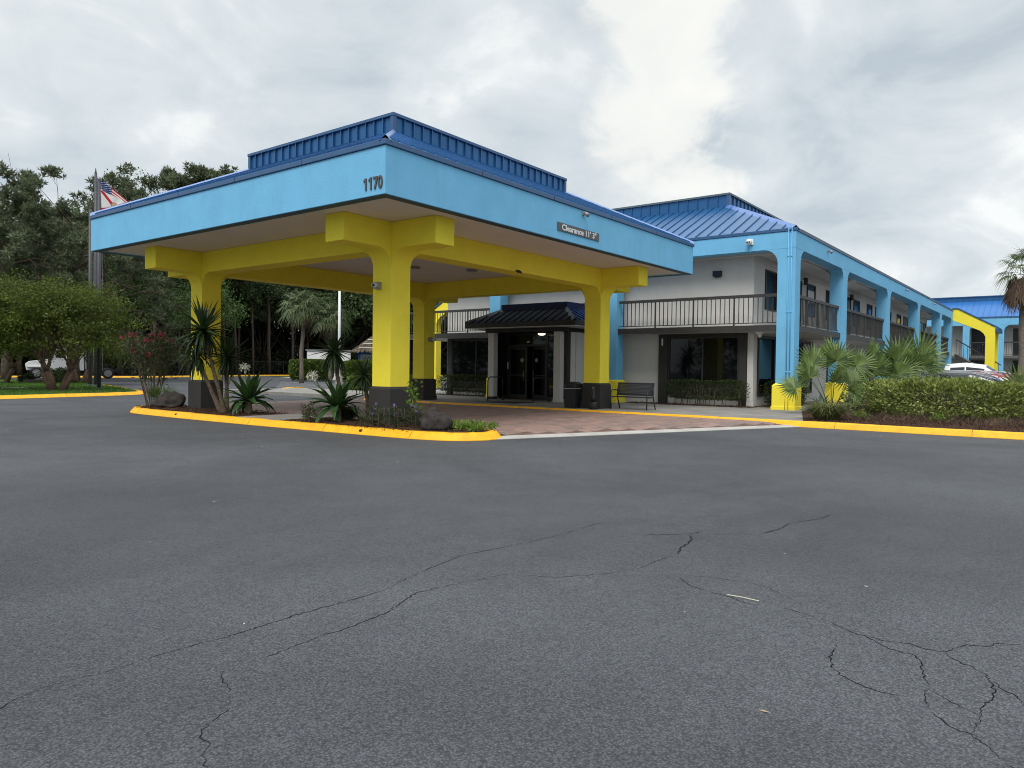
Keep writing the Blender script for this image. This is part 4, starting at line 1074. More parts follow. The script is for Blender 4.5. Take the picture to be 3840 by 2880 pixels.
mb = MB(); mb.hexa([(-.235, -.245, .676), (.235, -.245, .676), (.235, .245, .676), (-.235, .245, .676)], [(-.22, -.23, .84), (.22, -.23, .84), (.22, .23, .84), (-.22, .23, .84)]); mb.hexa([(-.22, -.23, .841), (.22, -.23, .841), (.22, .23, .841), (-.22, .23, .841)], [(-.13, -.14, .90), (.13, -.14, .90), (.13, .14, .90), (-.13, .14, .90)]); part('hood', mb, BLACKP, tc_, world=False, bevel=.01)
mb = MB(); mb.box(-.232, -.226, -.14, .14, .71, .80); part('hood_flap', mb, mat('flap_black', (.004, .004, .004), .6), tc_, world=False)
au = thing('ash_urn', (11.3, 2.02, .15), 'black plastic cigarette post on a round base before the column', 'ashtray')
mb = MB(); mb.lathe([(.15, 0), (.165, .05), (.16, .2), (.15, .235), (.10, .26)], n=18); part('urn_base', mb, BLACKP, au, world=False, smooth=True)
mb = MB(); mb.lathe([(.085, .24), (.08, .42), (.06, .48), (.055, .70), (.05, .76)], n=14); part('urn_stem', mb, BLACKP, au, world=False, smooth=True)
mb = MB(); mb.tube([(-.052, .0, .72), (-.062, 0, .72)], .02, 8); part('urn_opening', mb, STEEL, au, world=False)

# ------------------------------------------------------------------ second wing and stair canopies on the right
s2 = thing('motel_wing', (72, -8, 0), 'second motel wing behind the cars with a blue ribbed roof', 'building')
SX = 66.0
mb = MB(); mb.box(SX + 1.7, 80, -40, 12, .05, 5.74); part('wall', mb, WALL, s2)
mb = MB(); mb.box(SX, SX + .5, -40, 12, 5.74, 6.36); part('fascia', mb, BLUE, s2)
mb = MB(); mb.box(SX - .04, SX + .4, -40, 12, 6.361, 6.47); part('eave_trim', mb, TRIM, s2)
mb = MB(); mb.box(SX + .1, SX + 1.69, -40, 12, 2.85, 3.1); part('walkway_slab', mb, mat('walkway_edge', (.12, .11, .10), .8), s2)
mb = MB(); mb.box(SX + .05, SX + 1.69, -40, 12, 5.741, 5.80); part('walkway_ceiling', mb, SOFFW, s2)
for yy in (-3.3, -5.85, -12.6, -19.4, 3.6):
    mb = MB(); mb.box(SX + .01, SX + .55, yy, yy + (.75 if yy != -3.3 else .5), .05, 5.739)
    haunch(mb, (SX + .01, yy, 5.742), (0, -1, 0), (1, 0, 0), .5, depth=.48); part('column', mb, BLUE, s2)
railing(s2, (SX + .3, -12), (SX + .3, -5.86), 9, .19, 3.1, 4.3)
railing(s2, (SX + .3, -5.0), (SX + .3, -3.35), 9, .19, 3.1, 4.3)
for (a, b_) in ((-4.35, -3.3), (-8.9, -6.4), (-15, -14)):
    mb = MB(); mb.box(SX + 1.66, SX + 1.699, a, b_, 3.12, 5.5); dd = part('door', mb, DOORM, s2); m2 = MB(); m2.box(SX + 1.63, SX + 1.659, a + .1, a + .2, 4.1, 4.15); part('handle', m2, STEEL, dd)
    mb = MB(); mb.box(SX + 1.66, SX + 1.699, a, b_, .2, 2.7); part('door', mb, DOORM, s2)
rf2 = MB(); rf2.quad((SX + 3.6, -40, 8.55), (SX + 3.6, 12, 8.55), (80, 12, 8.55), (80, -40, 8.55)); rf2 = part('roof', rf2, ROOF, s2)
RF2 = mat('wing_roof', (.03, .165, .46), .36, .05, 1, metal=.3, spec=.5)
for i in range(44):
    a = -17.6 + i * .46
    n = Vector((-(8.1 - 6.48), 0, 3.4))
    part('roof_panel', seam_panel((SX, a, 6.48), (SX, a + .46, 6.48), (SX + 3.4, a + .46, 8.1), (SX + 3.4, a, 8.1), n), RF2, rf2)
    part('roof_panel', seam_panel((SX + 3.4, a, 8.09), (SX + 3.4, a + .46, 8.09), (SX + 3.4, a + .46, 8.52), (SX + 3.4, a, 8.52), (-1, 0, 0)), ROOF, rf2)
mb = MB(); mb.box(SX + 3.3, SX + 3.6, -18, 3, 8.521, 8.60); part('cap_trim', mb, TRIM, rf2)
def stair_canopy(x, y, s_, depth, label, grp='yellow stair canopies'):
    """s_ = direction along y the canopy falls towards"""
    t = thing('stair_canopy', (x, y, 0), label, 'canopy', grp)
    L_ = 2.85
    for dx in (0, depth - .5):
        P = [(dx, 0, 6.56), (dx, s_ * .35, 6.56), (dx, s_ * L_, 5.06), (dx, s_ * L_, .1), (dx, s_ * (L_ - .62), .1), (dx, s_ * (L_ - .62), 4.35), (dx, s_ * (L_ - .75), 4.62), (dx, s_ * (L_ - 1.0), 4.86), (dx, 0, 5.70)]
        if s_ < 0: P = P[::-1]
        mb = MB(); mb.extr(P, (.5, 0, 0)); part('frame', mb, YEL, t, world=False)
    mb = MB(); mb.extr([(-.06, s_ * -.02, 6.562), (-.06, s_ * .35, 6.562), (-.06, s_ * (L_ + .2), 5.0), (-.06, s_ * (L_ + .2), 5.1), (-.06, s_ * .38, 6.66), (-.06, s_ * -.02, 6.66)], (depth + .12, 0, 0)); part('roof', mb, TRIM, t, world=False)
    mb = MB(); mb.box(-.02, depth + .02, s_ * L_ + (.001 if s_ > 0 else -.25), s_ * L_ + (.25 if s_ > 0 else -.001), 4.72, 4.99); part('gutter', mb, TRIM, t, world=False)
    return t
stair_canopy(57.0 + .25, BYS + .02, -1, 3.2, 'yellow sloped stair canopy at the far end of the blue arcade')
stair_canopy(26.0, 21.0, 1, 3.0, 'yellow stair canopy glimpsed behind the rear yellow column')
st = thing('staircase', (58.8, -3.2, 0), 'outdoor stair with dark stringers and pale treads under the yellow canopy', 'stairs')
n = 14
mb = MB(); 
mb.extr([(-.7, .1, 3.1), (-.7, .1, 2.75), (-.7, -2.9, .8), (-.7, -2.9, 1.15)], (.08, 0, 0)); mb.extr([(.7, .1, 3.1), (.7, .1, 2.75), (.7, -2.9, .8), (.7, -2.9, 1.15)], (.08, 0, 0)); part('stringer', mb, RAIL, st, world=False)
for i in range(11):
    mb = MB(); mb.box(-.62, .69, -.27 * (i + 1), -.27 * i - .002, 3.06 - .178 * (i + 1), 3.12 - .178 * (i + 1)); mb.box(-.62, .69, -.27 * i - .03, -.27 * i - .003, 2.95 - .178 * i - .07, 3.058 - .178 * i); part('step', mb, CONCL, st, world=False)
mb = MB(); mb.extr([(-.72, 0, 4.25), (-.72, 0, 4.15), (-.72, -3, 2.15), (-.72, -3, 2.25)], (.07, 0, 0))
for i in range(12): mb.box(-.70, -.67, -.26 * i - .02, -.26 * i + .01, 3.1 - .172 * i, 4.17 - .173 * i)
part('handrail', mb, RAIL, st, world=False)
# ================================================================== PLANTS
def grow(mb, p, d, L_, r, depth, tips, rnd, nch=3, spread=.6, up=.15, shrink=.68, seg=4, wob=.12, nside=6, mids=False):
    pts = [Vector(p)]; rs = [r]; dd = Vector(d).normalized()
    for i in range(seg):
        dd = (dd + Vector((rnd.uniform(-wob, wob), rnd.uniform(-wob, wob), rnd.uniform(-wob, wob) + up * .3))).normalized()
        pts.append(pts[-1] + dd * (L_ / seg)); rs.append(r * (1 - (1 - shrink) * (i + 1) / seg))
    mb.tube(pts, rs, nside, cap=False)
    if depth == 0:
        tips.append((pts[-1], dd)); tips.append((pts[-2], dd)); return
    if mids and depth == 1: tips.append((pts[-1], dd))
    for k in range(nch):
        a = 2 * math.pi * (k + rnd.random() * .7) / nch
        o = dd.orthogonal().normalized(); o2 = dd.cross(o)
        nd = (dd + (o * math.cos(a) + o2 * math.sin(a)) * spread * rnd.uniform(.6, 1.3) + Vector((0, 0, up))).normalized()
        base = pts[-1] if k < nch - 1 or nch < 3 else pts[-2]
        grow(mb, base, nd, L_ * rnd.uniform(.6, .85), rs[-1] * .75, depth - 1, tips, rnd, nch, spread, up, shrink, max(2, seg - 1), wob, max(4, nside - 1), mids)
def clump_leaves(lv, centers, n, rad, ln, wd, flat=.7, upb=.35, mi=0):
    C = np.array([[c[0], c[1], c[2]] for c in centers]); k = len(C)
    R_ = np.broadcast_to(np.asarray(rad, float), (k,))
    off = ball(k * n).reshape(k, n, 3) * R_[:, None, None]; off[..., 2] *= flat
    P = (C[:, None, :] + off).reshape(-1, 3)
    D = unit(k * n) + off.reshape(-1, 3) / (R_.mean() + 1e-6) * .6 + V3(0, 0, upb)
    U = unit(k * n) + V3(0, 0, 0.0)
    s = rng.uniform(.65, 1.35, k * n)
    lv.diamonds(P, D, U, ln * s, wd * s, mi)

# ---- crepe myrtles on the lawn
def crepe(loc, label, seed, H=6.0, stems=9, sc_=1.0, leafn=70):
    t = thing('crepe_myrtle', loc, label, 'tree', 'crepe myrtles on the lawn')
    rnd = random.Random(seed); mb = MB(); tips = []
    for cl_ in ((-.16, .05), (.24, -.03)):
        # gnarled pale trunk, pollarded, then many rods
        lean = Vector((cl_[0] * 1.6, cl_[1], 0))
        pts = [Vector((cl_[0], cl_[1], -.05)), Vector((cl_[0] * 1.3, cl_[1] * 1.2, .4)) + lean * .15, Vector((cl_[0] * 1.8, cl_[1], .95)) + lean * .5]
        for q in range(3):
            o = Vector((rnd.uniform(-.09, .09), rnd.uniform(-.09, .09), 0))
            mb.tube([p_ + o * (1 + i * .7) for i, p_ in enumerate(pts)], [.15, .11, .10], 8)
        top = pts[-1]
        for q in range(5):
            a = 2 * math.pi * (q + rnd.random() * .5) / 5
            d = Vector((math.cos(a) * .55 + lean.x * .5, math.sin(a) * .55, 1)).normalized()
            p2 = top + d * rnd.uniform(.35, .55)
            mb.tube([top, p2], [.09, .075], 7)
            for e_ in range(4):
                b = rnd.uniform(0, 6.28); sp = rnd.uniform(.1, .5)
                d2 = (d * .75 + Vector((math.cos(b) * sp * 1.3, math.sin(b) * sp * 1.3, .75))).normalized()
                grow(mb, p2, d2, rnd.uniform(1.35, 2.0) * sc_, .03, 2, tips, rnd, 3, .62, .0, .7, 4, .13, 5, True)
    part('trunk', mb, CREPE, t, world=False, smooth=True)
    lv = LV(); lv_t = [tp for tp, _ in tips]
    low = [Vector((p.x * rnd.uniform(.95, 1.15), p.y * rnd.uniform(.95, 1.15), p.z * rnd.uniform(.55, .86))) for p in lv_t if p.xy.length > 1.3 and rnd.random() < .85]
    clump_leaves(lv, low, leafn // 3, .45, .10, .06, .5)
    clump_leaves(lv, lv_t, leafn // 2, .40, .10, .06, .45)
    zc = np.array([[p.x, p.y, p.z] for p in lv_t]); up_ = zc[zc[:, 2] > 2.4]
    clump_leaves(lv, up_, leafn // 3, .7, .10, .06, .4)
    leaves('crown', lv, LF_CREPE, t, world=False)
    return t
crepe((5.1, 29.0, .13), 'large crepe myrtle on the lawn with twin sinewy tan trunks by the flagpoles', 1)
crepe((1.2, 31.5, .13), 'crepe myrtle crown cut by the left picture edge, beside the twin-trunk tree', 2, sc_=1.05)
crepe((11.4, 42.0, .13), 'smaller crepe myrtle farther back on the lawn behind the flagpoles', 3, sc_=.75, leafn=30)
crepe((7.5, 44.0, .13), 'dim crepe myrtle at the back of the lawn before the white truck', 4, sc_=.85, leafn=30)

# ---- pines and woodland
def needle_bursts(lv, centers, nb, rad, nn, ln, wd, flat=.6, mi=0):
    C = np.array([[c[0], c[1], c[2]] for c in centers]); k = len(C)
    off = ball(k * nb).reshape(k, nb, 3) * rad; off[..., 2] *= flat
    B = (C[:, None] + off).reshape(-1, 3); m = len(B)
    P = np.repeat(B, nn, 0); D = unit(m * nn) + V3(0, 0, .45)
    lv.diamonds(P, D, unit(m * nn), ln * rng.uniform(.7, 1.2, m * nn), wd, mi)
def pine_parts(H, r, crown_lo, cr, nl, rnd, pch=2):
    mb = MB(); tips = []
    pts = [Vector((0, 0, -.3))]; n = 10
    for i in range(1, n + 1): pts.append(Vector((rnd.uniform(-.15, .15) * i / 3, rnd.uniform(-.15, .15) * i / 3, H * .93 * i / n)))
    rs = [r * (1.15 if i == 0 else (1 - .75 * i / n)) for i in range(n + 1)]
    mb.tube(pts, rs, 9)
    for i in range(nl):
        f = crown_lo + (1 - crown_lo) * ((i + rnd.random()) / nl)
        k = min(n - 1, int(f * n)); p = pts[k].lerp(pts[k + 1], f * n - k)
        a = i * 2.4 + rnd.uniform(-.4, .4)
        prof = math.sin(min(1, (1 - f) / (1 - crown_lo) + .12) ** .6 * math.pi * .62)
        L_ = cr * prof * rnd.uniform(.65, 1.12)
        d = Vector((math.cos(a), math.sin(a), rnd.uniform(.0, .35) + .5 * (f - crown_lo)))
        grow(mb, p, d, L_ * .62, max(.04, r * .30 * (1 - f * .5)), 2, tips, rnd, pch, .6, .08, .6, 4, .16, 5)
    return mb, [t_ for t_, _ in tips]
def make_pine(loc, label, H, r, lo, cr, nl, seed, group=None, bd=7, nn=13, rad=.75, ln=.36, wd=.035, keep=1.0):
    t = thing('pine_tree', loc, label, 'tree', group)
    rnd = random.Random(seed); mb, tips = pine_parts(H, r, lo, cr, nl, rnd); tips = [q for q in tips if rnd.random() < keep]
    part('trunk', mb, BARK, t, world=False, smooth=True)
    lv = LV(); needle_bursts(lv, tips, bd, rad, nn, ln, wd); leaves('crown', lv, LF_PINE, t, world=False)
    return t
make_pine((15.8, 54.0, .1), 'big spreading pine towering behind the lawn and flagpoles', 13.4, .46, .30, 6.8, 42, 11, None, 15, 14, .66, .40, .085, .62)
make_pine((11.5, 55.5, .1), 'second pine with an open crown at the left picture edge', 13.6, .34, .45, 4.6, 24, 12, None, 14, 13, .62, .40, .085, .62)
def broad_parts(H, r, lo, rnd, spread=.75):
    mb = MB(); tips = []
    mb.tube([(0, 0, -.3), (.05, 0, H * lo * .5), (0, .08, H * lo)], [r * 1.2, r, r * .85], 8)
    for k in range(5):
        a = 2 * math.pi * (k + rnd.random() * .5) / 5
        grow(mb, (0, .08, H * lo * rnd.uniform(.8, 1)), (math.cos(a) * spread, math.sin(a) * spread, 1), H * (1 - lo) * .44, r * .5, 2, tips, rnd, 3, .65, .12, .65, 4, .15, 5)
    grow(mb, (0, .08, H * lo), (0, 0, 1), H * (1 - lo) * .5, r * .6, 2, tips, rnd, 4, .6, .12, .65, 4, .12, 5)
    return mb, [t_ for t_, _ in tips]
def make_broad(loc, label, H, r, lo, seed, m, group=None, n=46, rad=1.5, ln=.30, wd=.18, name='broadleaf_tree'):
    t = thing(name, loc, label, 'tree', group)
    rnd = random.Random(seed); mb, tips = broad_parts(H, r, lo, rnd)
    part('trunk', mb, BARKD, t, world=False, smooth=True)
    lv = LV(); clump_leaves(lv, tips, n, rad, ln, wd, .75); leaves('crown', lv, m, t, world=False)
    return t
def top_at(t, ztop, wid=None):
    m = max(v.co.z for ch in t.children for v in ch.data.vertices); k = ztop / m
    t.scale = (wid or k, wid or k, k); return t
WOOD = 'woodland trees behind the far kerb'
protos = [make_pine((31, 82, .1), 'tall woodland pine behind the far kerb', 20, .30, .45, 4.4, 30, 21, WOOD, 12, 14, .85, .5, .11, .7),
          make_broad((38, 84, .1), 'dark oak in the woodland behind the far kerb', 18, .34, .2, 22, LF_DARK, WOOD, 84, 1.35, .5, .32),
          make_broad((45, 86, .1), 'dense dark woodland tree behind the far kerb', 16, .28, .14, 23, LF_DARK, WOOD, 84, 1.3, .5, .32),
          make_pine((26, 84, .1), 'thin woodland pine with a high crown behind the far kerb', 19, .24, .5, 3.6, 26, 24, WOOD, 12, 14, .85, .5, .11, .7)]
make_broad((22.5, 56.0, .1), 'bright green broadleaf tree behind the left yellow column', 9.6, .2, .25, 31, LF_MID, 'bright green broadleaf trees', 46, .95, .2, .13)
make_broad((30.5, 60.0, .1), 'bright green broadleaf tree seen under the canopy right of the left column', 9.2, .2, .3, 32, LF_MID, 'bright green broadleaf trees', 46, .95, .2, .13)
top_at(make_broad((34.6, 79.2, .1), 'round-crowned dark tree rising behind the canopy roof edge', 20.0, .36, .3, 33, LF_DARK, None, 70, 1.4, .28, .16), 25.2, .75)
top_at(make_pine((42.0, 77.6, .1), 'second sparse pine top farther right above the canopy roof edge', 18.2, .3, .55, 3.4, 24, 35, None, 12, 14, .75, .45, .09), 27.2)
top_at(make_pine((38.4, 78.0, .1), 'sparse pine top just above the canopy roof beside the round crown', 18.8, .3, .55, 3.4, 24, 34, None, 12, 14, .75, .45, .09, .7), 26.4)
rw = random.Random(77)
belt = [Vector(p) for p in ((2, 79), (10, 77.5), (18, 76), (25, 74.5), (31, 75.5), (38, 80), (46, 84), (55, 85), (66, 84), (78, 79), (92, 70))]
kinds = ['tall woodland pine behind the far kerb', 'dark oak in the woodland behind the far kerb', 'dense dark woodland tree behind the far kerb', 'thin woodland pine with a high crown behind the far kerb']
cnt = 0
for row, (off, step) in enumerate(((1.5, 4.2), (6.5, 4.6), (12.5, 5.2), (20, 6.0))):
    dist = 0
    for a, b in zip(belt[:-1], belt[1:]):
        L_ = (b - a).length; n = Vector((-(b - a).y, (b - a).x)).normalized()
        u = dist
        while u < L_:
            p = a.lerp(b, u / L_) + n * (off + rw.uniform(-1.5, 1.5))
            k = rw.choice((0, 3, 1, 2)) if row == 0 else rw.choice((1, 2, 2, 1, 0))
            if p.x < 30: k = rw.choice((0, 3, 0, 2))
            c = copy_tree(protos[k]); s_ = rw.uniform(.82, 1.12) * (.80 if p.x < 30 else 1.0); c.location = (p.x, p.y, .1); c.scale = (s_ * rw.uniform(.9, 1.1), s_, s_ * rw.uniform(.9, 1.08)); c.rotation_euler[2] = rw.uniform(0, 6.28)
            c['label'] = kinds[k]; cnt += 1
            u += step * rw.uniform(.75, 1.25)
        dist = u - L_
# bare trunks at the woodland edge
mb = MB()
tk = thing('slim_tree', (0, 0, 0), 'slim bare-stemmed tree at the dark woodland edge', 'tree', 'slim stems at the woodland edge')
mb.tube([(0, 0, -.2), (.1, .05, 4), (.05, .2, 9), (.3, .1, 14)], [.2, .17, .14, .08], 8); part('trunk', mb, BARK, tk, world=False, smooth=True)
lv = LV(); clump_leaves(lv, [(.3 + rw.uniform(-1.6, 1.6), .1 + rw.uniform(-1.6, 1.6), 12.5 + rw.uniform(-1.5, 3)) for _ in range(16)], 90, 1.1, .3, .17); leaves('crown', lv, LF_DARK, tk, world=False)
spots = [(36.5, 76.2), (39.6, 77.2), (42.0, 78.6), (44.4, 79.2), (46.8, 80.4), (49.6, 80.6), (52.5, 81.0), (34.0, 75.0), (56.5, 81.2), (31.6, 72.6)]
for i, p in enumerate(spots):
    o = tk if i == 0 else copy_tree(tk)
    o.location = (*p, .1); o.scale = (rw.uniform(.8, 1.5), rw.uniform(.8, 1.5), rw.uniform(.9, 1.1)); o.rotation_euler[2] = rw.uniform(0, 6)
# undergrowth along the edge
lv = LV(); cs_ = []
for a, b in zip(belt[:-1], belt[1:]):
    n = Vector((-(b - a).y, (b - a).x)).normalized()
    for _ in range(int((b - a).length * 5)):
        p = a.lerp(b, rw.random()) + n * rw.uniform(-1.6, 9); cs_.append((p.x, p.y, rw.uniform(.1, 1) ** 1.5 * 4.2))
clump_leaves(lv, cs_, 60, 1.2, .40, .22)
tag(leaves('undergrowth', lv, LF_UND), 'dark tangled undergrowth along the woodland edge', 'undergrowth', kind='stuff')
# the deep wood behind reads as one dark mass, carried on round the left of the lot
lv = LV(); cs_ = []
mass = [Vector(p) for p in ((-75, 10), (-70, 45), (-45, 68), (-12, 80))] + belt
for a, b in zip(mass[:-1], mass[1:]):
    n = Vector((-(b - a).y, (b - a).x)).normalized()
    for _ in range(int((b - a).length * (9 if a.x > -5 else 4))):
        p = a.lerp(b, rw.random()) + n * rw.uniform(10, 30); cs_.append((p.x, p.y, rw.random() ** .9 * 13.5))
for a, b in zip(belt[:-1], belt[1:]):
    n = Vector((-(b - a).y, (b - a).x)).normalized()
    for _ in range(int((b - a).length * 15)):
        p = a.lerp(b, rw.random()) + n * rw.uniform(9, 22); cs_.append((p.x, p.y, rw.random() * 7.5))
clump_leaves(lv, cs_, 46, 2.1, .85, .58, .8)
tag(leaves('deep_wood', lv, LF_DARK), 'dark deep wood closing the view behind the woodland trees', 'wood', kind='stuff')
# chain-link fence in front of the wood
fn = thing('chain_link_fence', (40, 75, 0), 'dark chain-link fence along the woodland edge behind the far kerb', 'fence')
fp = [(27, 70.3), (36, 73.6), (44.3, 77.4), (54, 79.8), (62, 80)]
FEN = mat('fence_green', (.02, .03, .025), .5)
mb = MB(); 
for a, b in zip(fp[:-1], fp[1:]): mb.tube([(*a, 2.0), (*b, 2.0)], .03, 6)
part('top_rail', mb, FEN, fn)
wire = MB()
for a, b in zip(fp[:-1], fp[1:]):
    a, b = Vector((*a, 0)), Vector((*b, 0)); L_ = (b - a).length
    for k in range(int(L_ / 3.0) + 1):
        p = a.lerp(b, min(1, k * 3.0 / L_)); mb = MB(); mb.tube([p + Vector((0, 0, .1)), p + Vector((0, 0, 2.05))], .035, 6); part('post', mb, FEN, fn)
    for k in range(int(L_ / .3)):
        for s_ in (-1, 1):
            u = k * .3; v = u + s_ * 1.9
            if not 0 <= v <= L_: continue
            p, q = a.lerp(b, u / L_), a.lerp(b, v / L_); wire.tube([p + Vector((0, 0, .12)), q + Vector((0, 0, 1.98))], .005, 3, cap=False)
wp = part('wire_mesh', wire, FEN, fn); wp['kind'] = 'stuff'

# ---- fans, palms
def fan_quads(lv, o, d, upv, rad, n=30, arc=R(250), droop=.25, w0=.028, mi=0, split=.55):
    """fan leaf: centre o, mid direction d, normal upv; each segment two quads, folded over its tip"""
    o, d, upv = Vector(o), Vector(d).normalized(), Vector(upv)
    upv = (upv - d * upv.dot(d)).normalized(); s_ = d.cross(upv)
    Q = []
    for i in range(n):
        a = -arc / 2 + arc * i / (n - 1)
        dr = d * math.cos(a) + s_ * math.sin(a); side = (-d * math.sin(a) + s_ * math.cos(a))
        L_ = rad * (1 - .28 * abs(a) / (arc / 2)) * random.uniform(.88, 1.08)
        cup = upv * (.10 * rad)
        p0 = o; m1 = o + dr * L_ * split + cup * .6; m2 = o + dr * L_ * (split + .45) + cup * .2 - Vector((0, 0, droop * rad * random.uniform(.4, 1.2)))
        w_ = max(w0, rad * split * arc / n * .55)
        up2 = upv * w_ * .25
        Q.append([p0 - side * .004, p0 + side * .004, m1 + side * w_ * .5 + up2, m1 - side * w_ * .5 - up2])
        Q.append([m1 - side * w_ * .5 - up2, m1 + side * w_ * .5 + up2, m2 + side * w_ * .10, m2 - side * w_ * .10])
    lv.quads([[tuple(p) for p in q] for q in Q], mi)
FRONDS = []
for v in range(4):
    lv = LV(); mbp = MB()
    fan_quads(lv, (0, 0, 0), (0, 0, 1), (1, 0, .15), 1.0, 27, R(255 - 12 * v), .02 + .05 * v, .07)
    FRONDS.append(lv.mesh('frond', LF_PALM))
def palmetto(loc, label, fr, group='palmettos in the bed by the arcade', mesh_m=None):
    """fr: list of (azimuth deg, elevation deg, petiole length, fan radius)"""
    t = thing('palmetto', loc, label, 'palm', group)
    mb = MB()
    for i, (azd, el, L_, rad) in enumerate(fr):
        a, e_ = R(azd), R(el); L_ *= 1.0; rad *= 1.03; d = Vector((math.cos(a) * math.cos(e_), math.sin(a) * math.cos(e_), math.sin(e_)))
        p = d * L_ + Vector((0, 0, -.10 * L_ * math.cos(e_)))
        mb.tube([(0, 0, 0), d * L_ * .5 + Vector((0, 0, .02)), p], [.018, .012, .009], 5)
        td = (d + Vector((0, 0, -.25 * math.cos(e_)))).normalized()
        # fan faces upwards and outwards
        n = (Vector((0, 0, 1)) - td * td.z)
        n = n.normalized() if n.length > .05 else Vector((-1, 0, 0))
        n = (n * .5 + Vector((-.8, -.55, .25))); n = (n - td * n.dot(td)).normalized()
        s_ = n.cross(td)
        o = link('frond', FRONDS[i % 4], t)
        mwx = Matrix((n, -s_, td)).transposed().to_4x4() @ Matrix.Rotation(random.uniform(-.3, .3), 4, 'Z')
        o.matrix_basis = Matrix.Translation(p) @ mwx @ Matrix.Scale(rad, 4)
    part('petiole', mb, mat('green_petiole', (.08, .12, .035), .5), t, world=False, smooth=True)
    return t
palmetto((14.5, -4.75, .15), 'nearest palmetto standing by the grass tuft at the bed corner', [(120, 70, 1.75, .72), (200, 62, 1.25, .62), (300, 66, 1.75, .75), (60, 55, 1.6, .75), (160, 48, 1.7, .8), (250, 45, 1.1, .6), (340, 50, 1.5, .7), (20, 75, 2.0, .7), (215, 80, 1.75, .7), (100, 40, 1.4, .7)])
palmetto((17.6, -5.25, .15), 'palmetto just behind the left end of the glossy hedge', [(200, 72, 1.5, .8), (120, 60, 1.5, .85), (280, 60, 1.6, .8), (240, 50, 1.35, .7), (160, 45, 1.5, .8), (330, 55, 1.6, .8), (40, 60, 1.6, .85), (190, 84, 1.85, .8)])
palmetto((18.4, -5.75, .15), 'tall palmetto rising from behind the middle of the glossy hedge', [(220, 82, 1.8, 1.0), (150, 72, 1.7, .8), (290, 76, 1.75, .85), (250, 70, 1.55, .75), (110, 60, 1.5, .75)])
palmetto((18.6, -6.3, .15), 'upright palmetto next to the tall one above the hedge', [(280, 82, 1.95, 1.05), (230, 74, 1.7, .8), (315, 72, 1.75, .85), (190, 78, 1.65, .75)])
palmetto((17.9, -9.35, .15), 'single small palmetto fan poking above the right part of the hedge', [(250, 84, .9, .85), (200, 70, .7, .6), (300, 68, .75, .65)])
palmetto((13.4, -10.1, .15), 'low palmetto in front of the far right end of the hedge', [(250, 50, .35, .5), (200, 40, .35, .45), (300, 60, .4, .5), (160, 45, .3, .45)])
palmetto((1.9, 12.3, .15), 'little bright palmetto under the pink oleander', [(250, 60, .5, .35), (200, 50, .5, .35), (300, 40, .5, .35), (160, 62, .5, .35), (20, 60, .5, .35)], group=None)

def sabal(loc, label, H, rad, seed, r0=.19, nf=30, skirt=0, group=None, m=None):
    t = thing('palm_tree', loc, label, 'palm', group)
    rnd = random.Random(seed); random.seed(seed)
    mb = MB(); pts = [(rnd.uniform(-.02, .02) * i, rnd.uniform(-.02, .02) * i, H * i / 7 - (.1 if i == 0 else 0)) for i in range(8)]
    mb.tube(pts, [r0 * 1.25] + [r0 * (1 + .06 * (-1) ** i) for i in range(7)], 10); 
    part('trunk', mb, BARKP, t, world=False, smooth=True)
    top = Vector(pts[-1]); pm = MB(); lv = LV()
    for i in range(nf):
        a = i * 2.4; e_ = R(80 - 110 * (i / nf) ** .9)
        d = Vector((math.cos(a) * math.cos(e_), math.sin(a) * math.cos(e_), math.sin(e_)))
        L_ = rad * .52; p = top + d * L_ + Vector((0, 0, .25))
        pm.tube([top + Vector((0, 0, .1)), top + d * L_ * .6 + Vector((0, 0, .28)), p], [.02, .014, .01], 4)
        n = Vector((0, 0, 1)) - d * d.z; n = n if n.length > .1 else Vector((1, 0, 0))
        fan_quads(lv, p, d + Vector((0, 0, -.3)), n, rad * .58, 22, R(190), .45, .03)
    leaves('crown', lv, LF_SABAL, t, world=False); part('petiole', pm, mat('green_petiole', (.08, .12, .035), .5), t, world=False)
    if skirt:
        lv = LV()
        for i in range(skirt):
            a = i * 2.4 + rnd.random(); L_ = rnd.uniform(.25, .6)
            p = top + Vector((math.cos(a) * L_, math.sin(a) * L_, rnd.uniform(-.5, .15)))
            fan_quads(lv, p, (math.cos(a) * .35, math.sin(a) * .35, -1), (math.cos(a), math.sin(a), .3), rnd.uniform(.8, 1.45), 14, R(110), .25, .03)
        leaves('dead_skirt', lv, LF_DEAD, t, world=False)
    return t
sabal((28.7, 41.4, .1), 'taller palm with grey-green fans seen under the canopy', 5.9, 2.1, 5, .17, 34, 8)
sabal((30.6, 40.0, .1), 'shorter palm with grey-green fans beside the white lamp post', 5.0, 1.95, 6, .17, 32, 10)
sabal((37.2, -8.55, .0), 'tall palm with a brown skirt of dead fronds at the right edge', 6.6, 1.6, 9, .19, 17, 80)

# ---- blade plants
def blade_mesh(L_, wd, bend, name, m, seg=3, fold=.25):
    mb = MB(); 
    prof = [.55, 1, .72, .04] if seg == 3 else [.5, .9, 1, .62, .04]
    P = []
    for i in range(seg + 1):
        f = i / seg; a = bend * f
        x_ = L_ * (math.sin(a) / bend if abs(bend) > 1e-3 else f) if False else 0
        P.append(f)
    x_, z_ = 0.0, 0.0; vs = []
    for i in range(seg + 1):
        if i:
            a = bend * (i - .5) / seg; x_ += L_ / seg * math.cos(a); z_ -= L_ / seg * math.sin(a)
        w_ = wd * prof[i] / 2
        vs += [(x_, -w_, z_ + w_ * fold), (x_, 0, z_ - w_ * fold * .5), (x_, w_, z_ + w_ * fold)]
    fs = []
    for i in range(seg):
        for k in range(2): fs.append((i * 3 + k, (i + 1) * 3 + k, (i + 1) * 3 + k + 1, i * 3 + k + 1))
    mb.add(vs, fs); return mb.mesh(name, m)
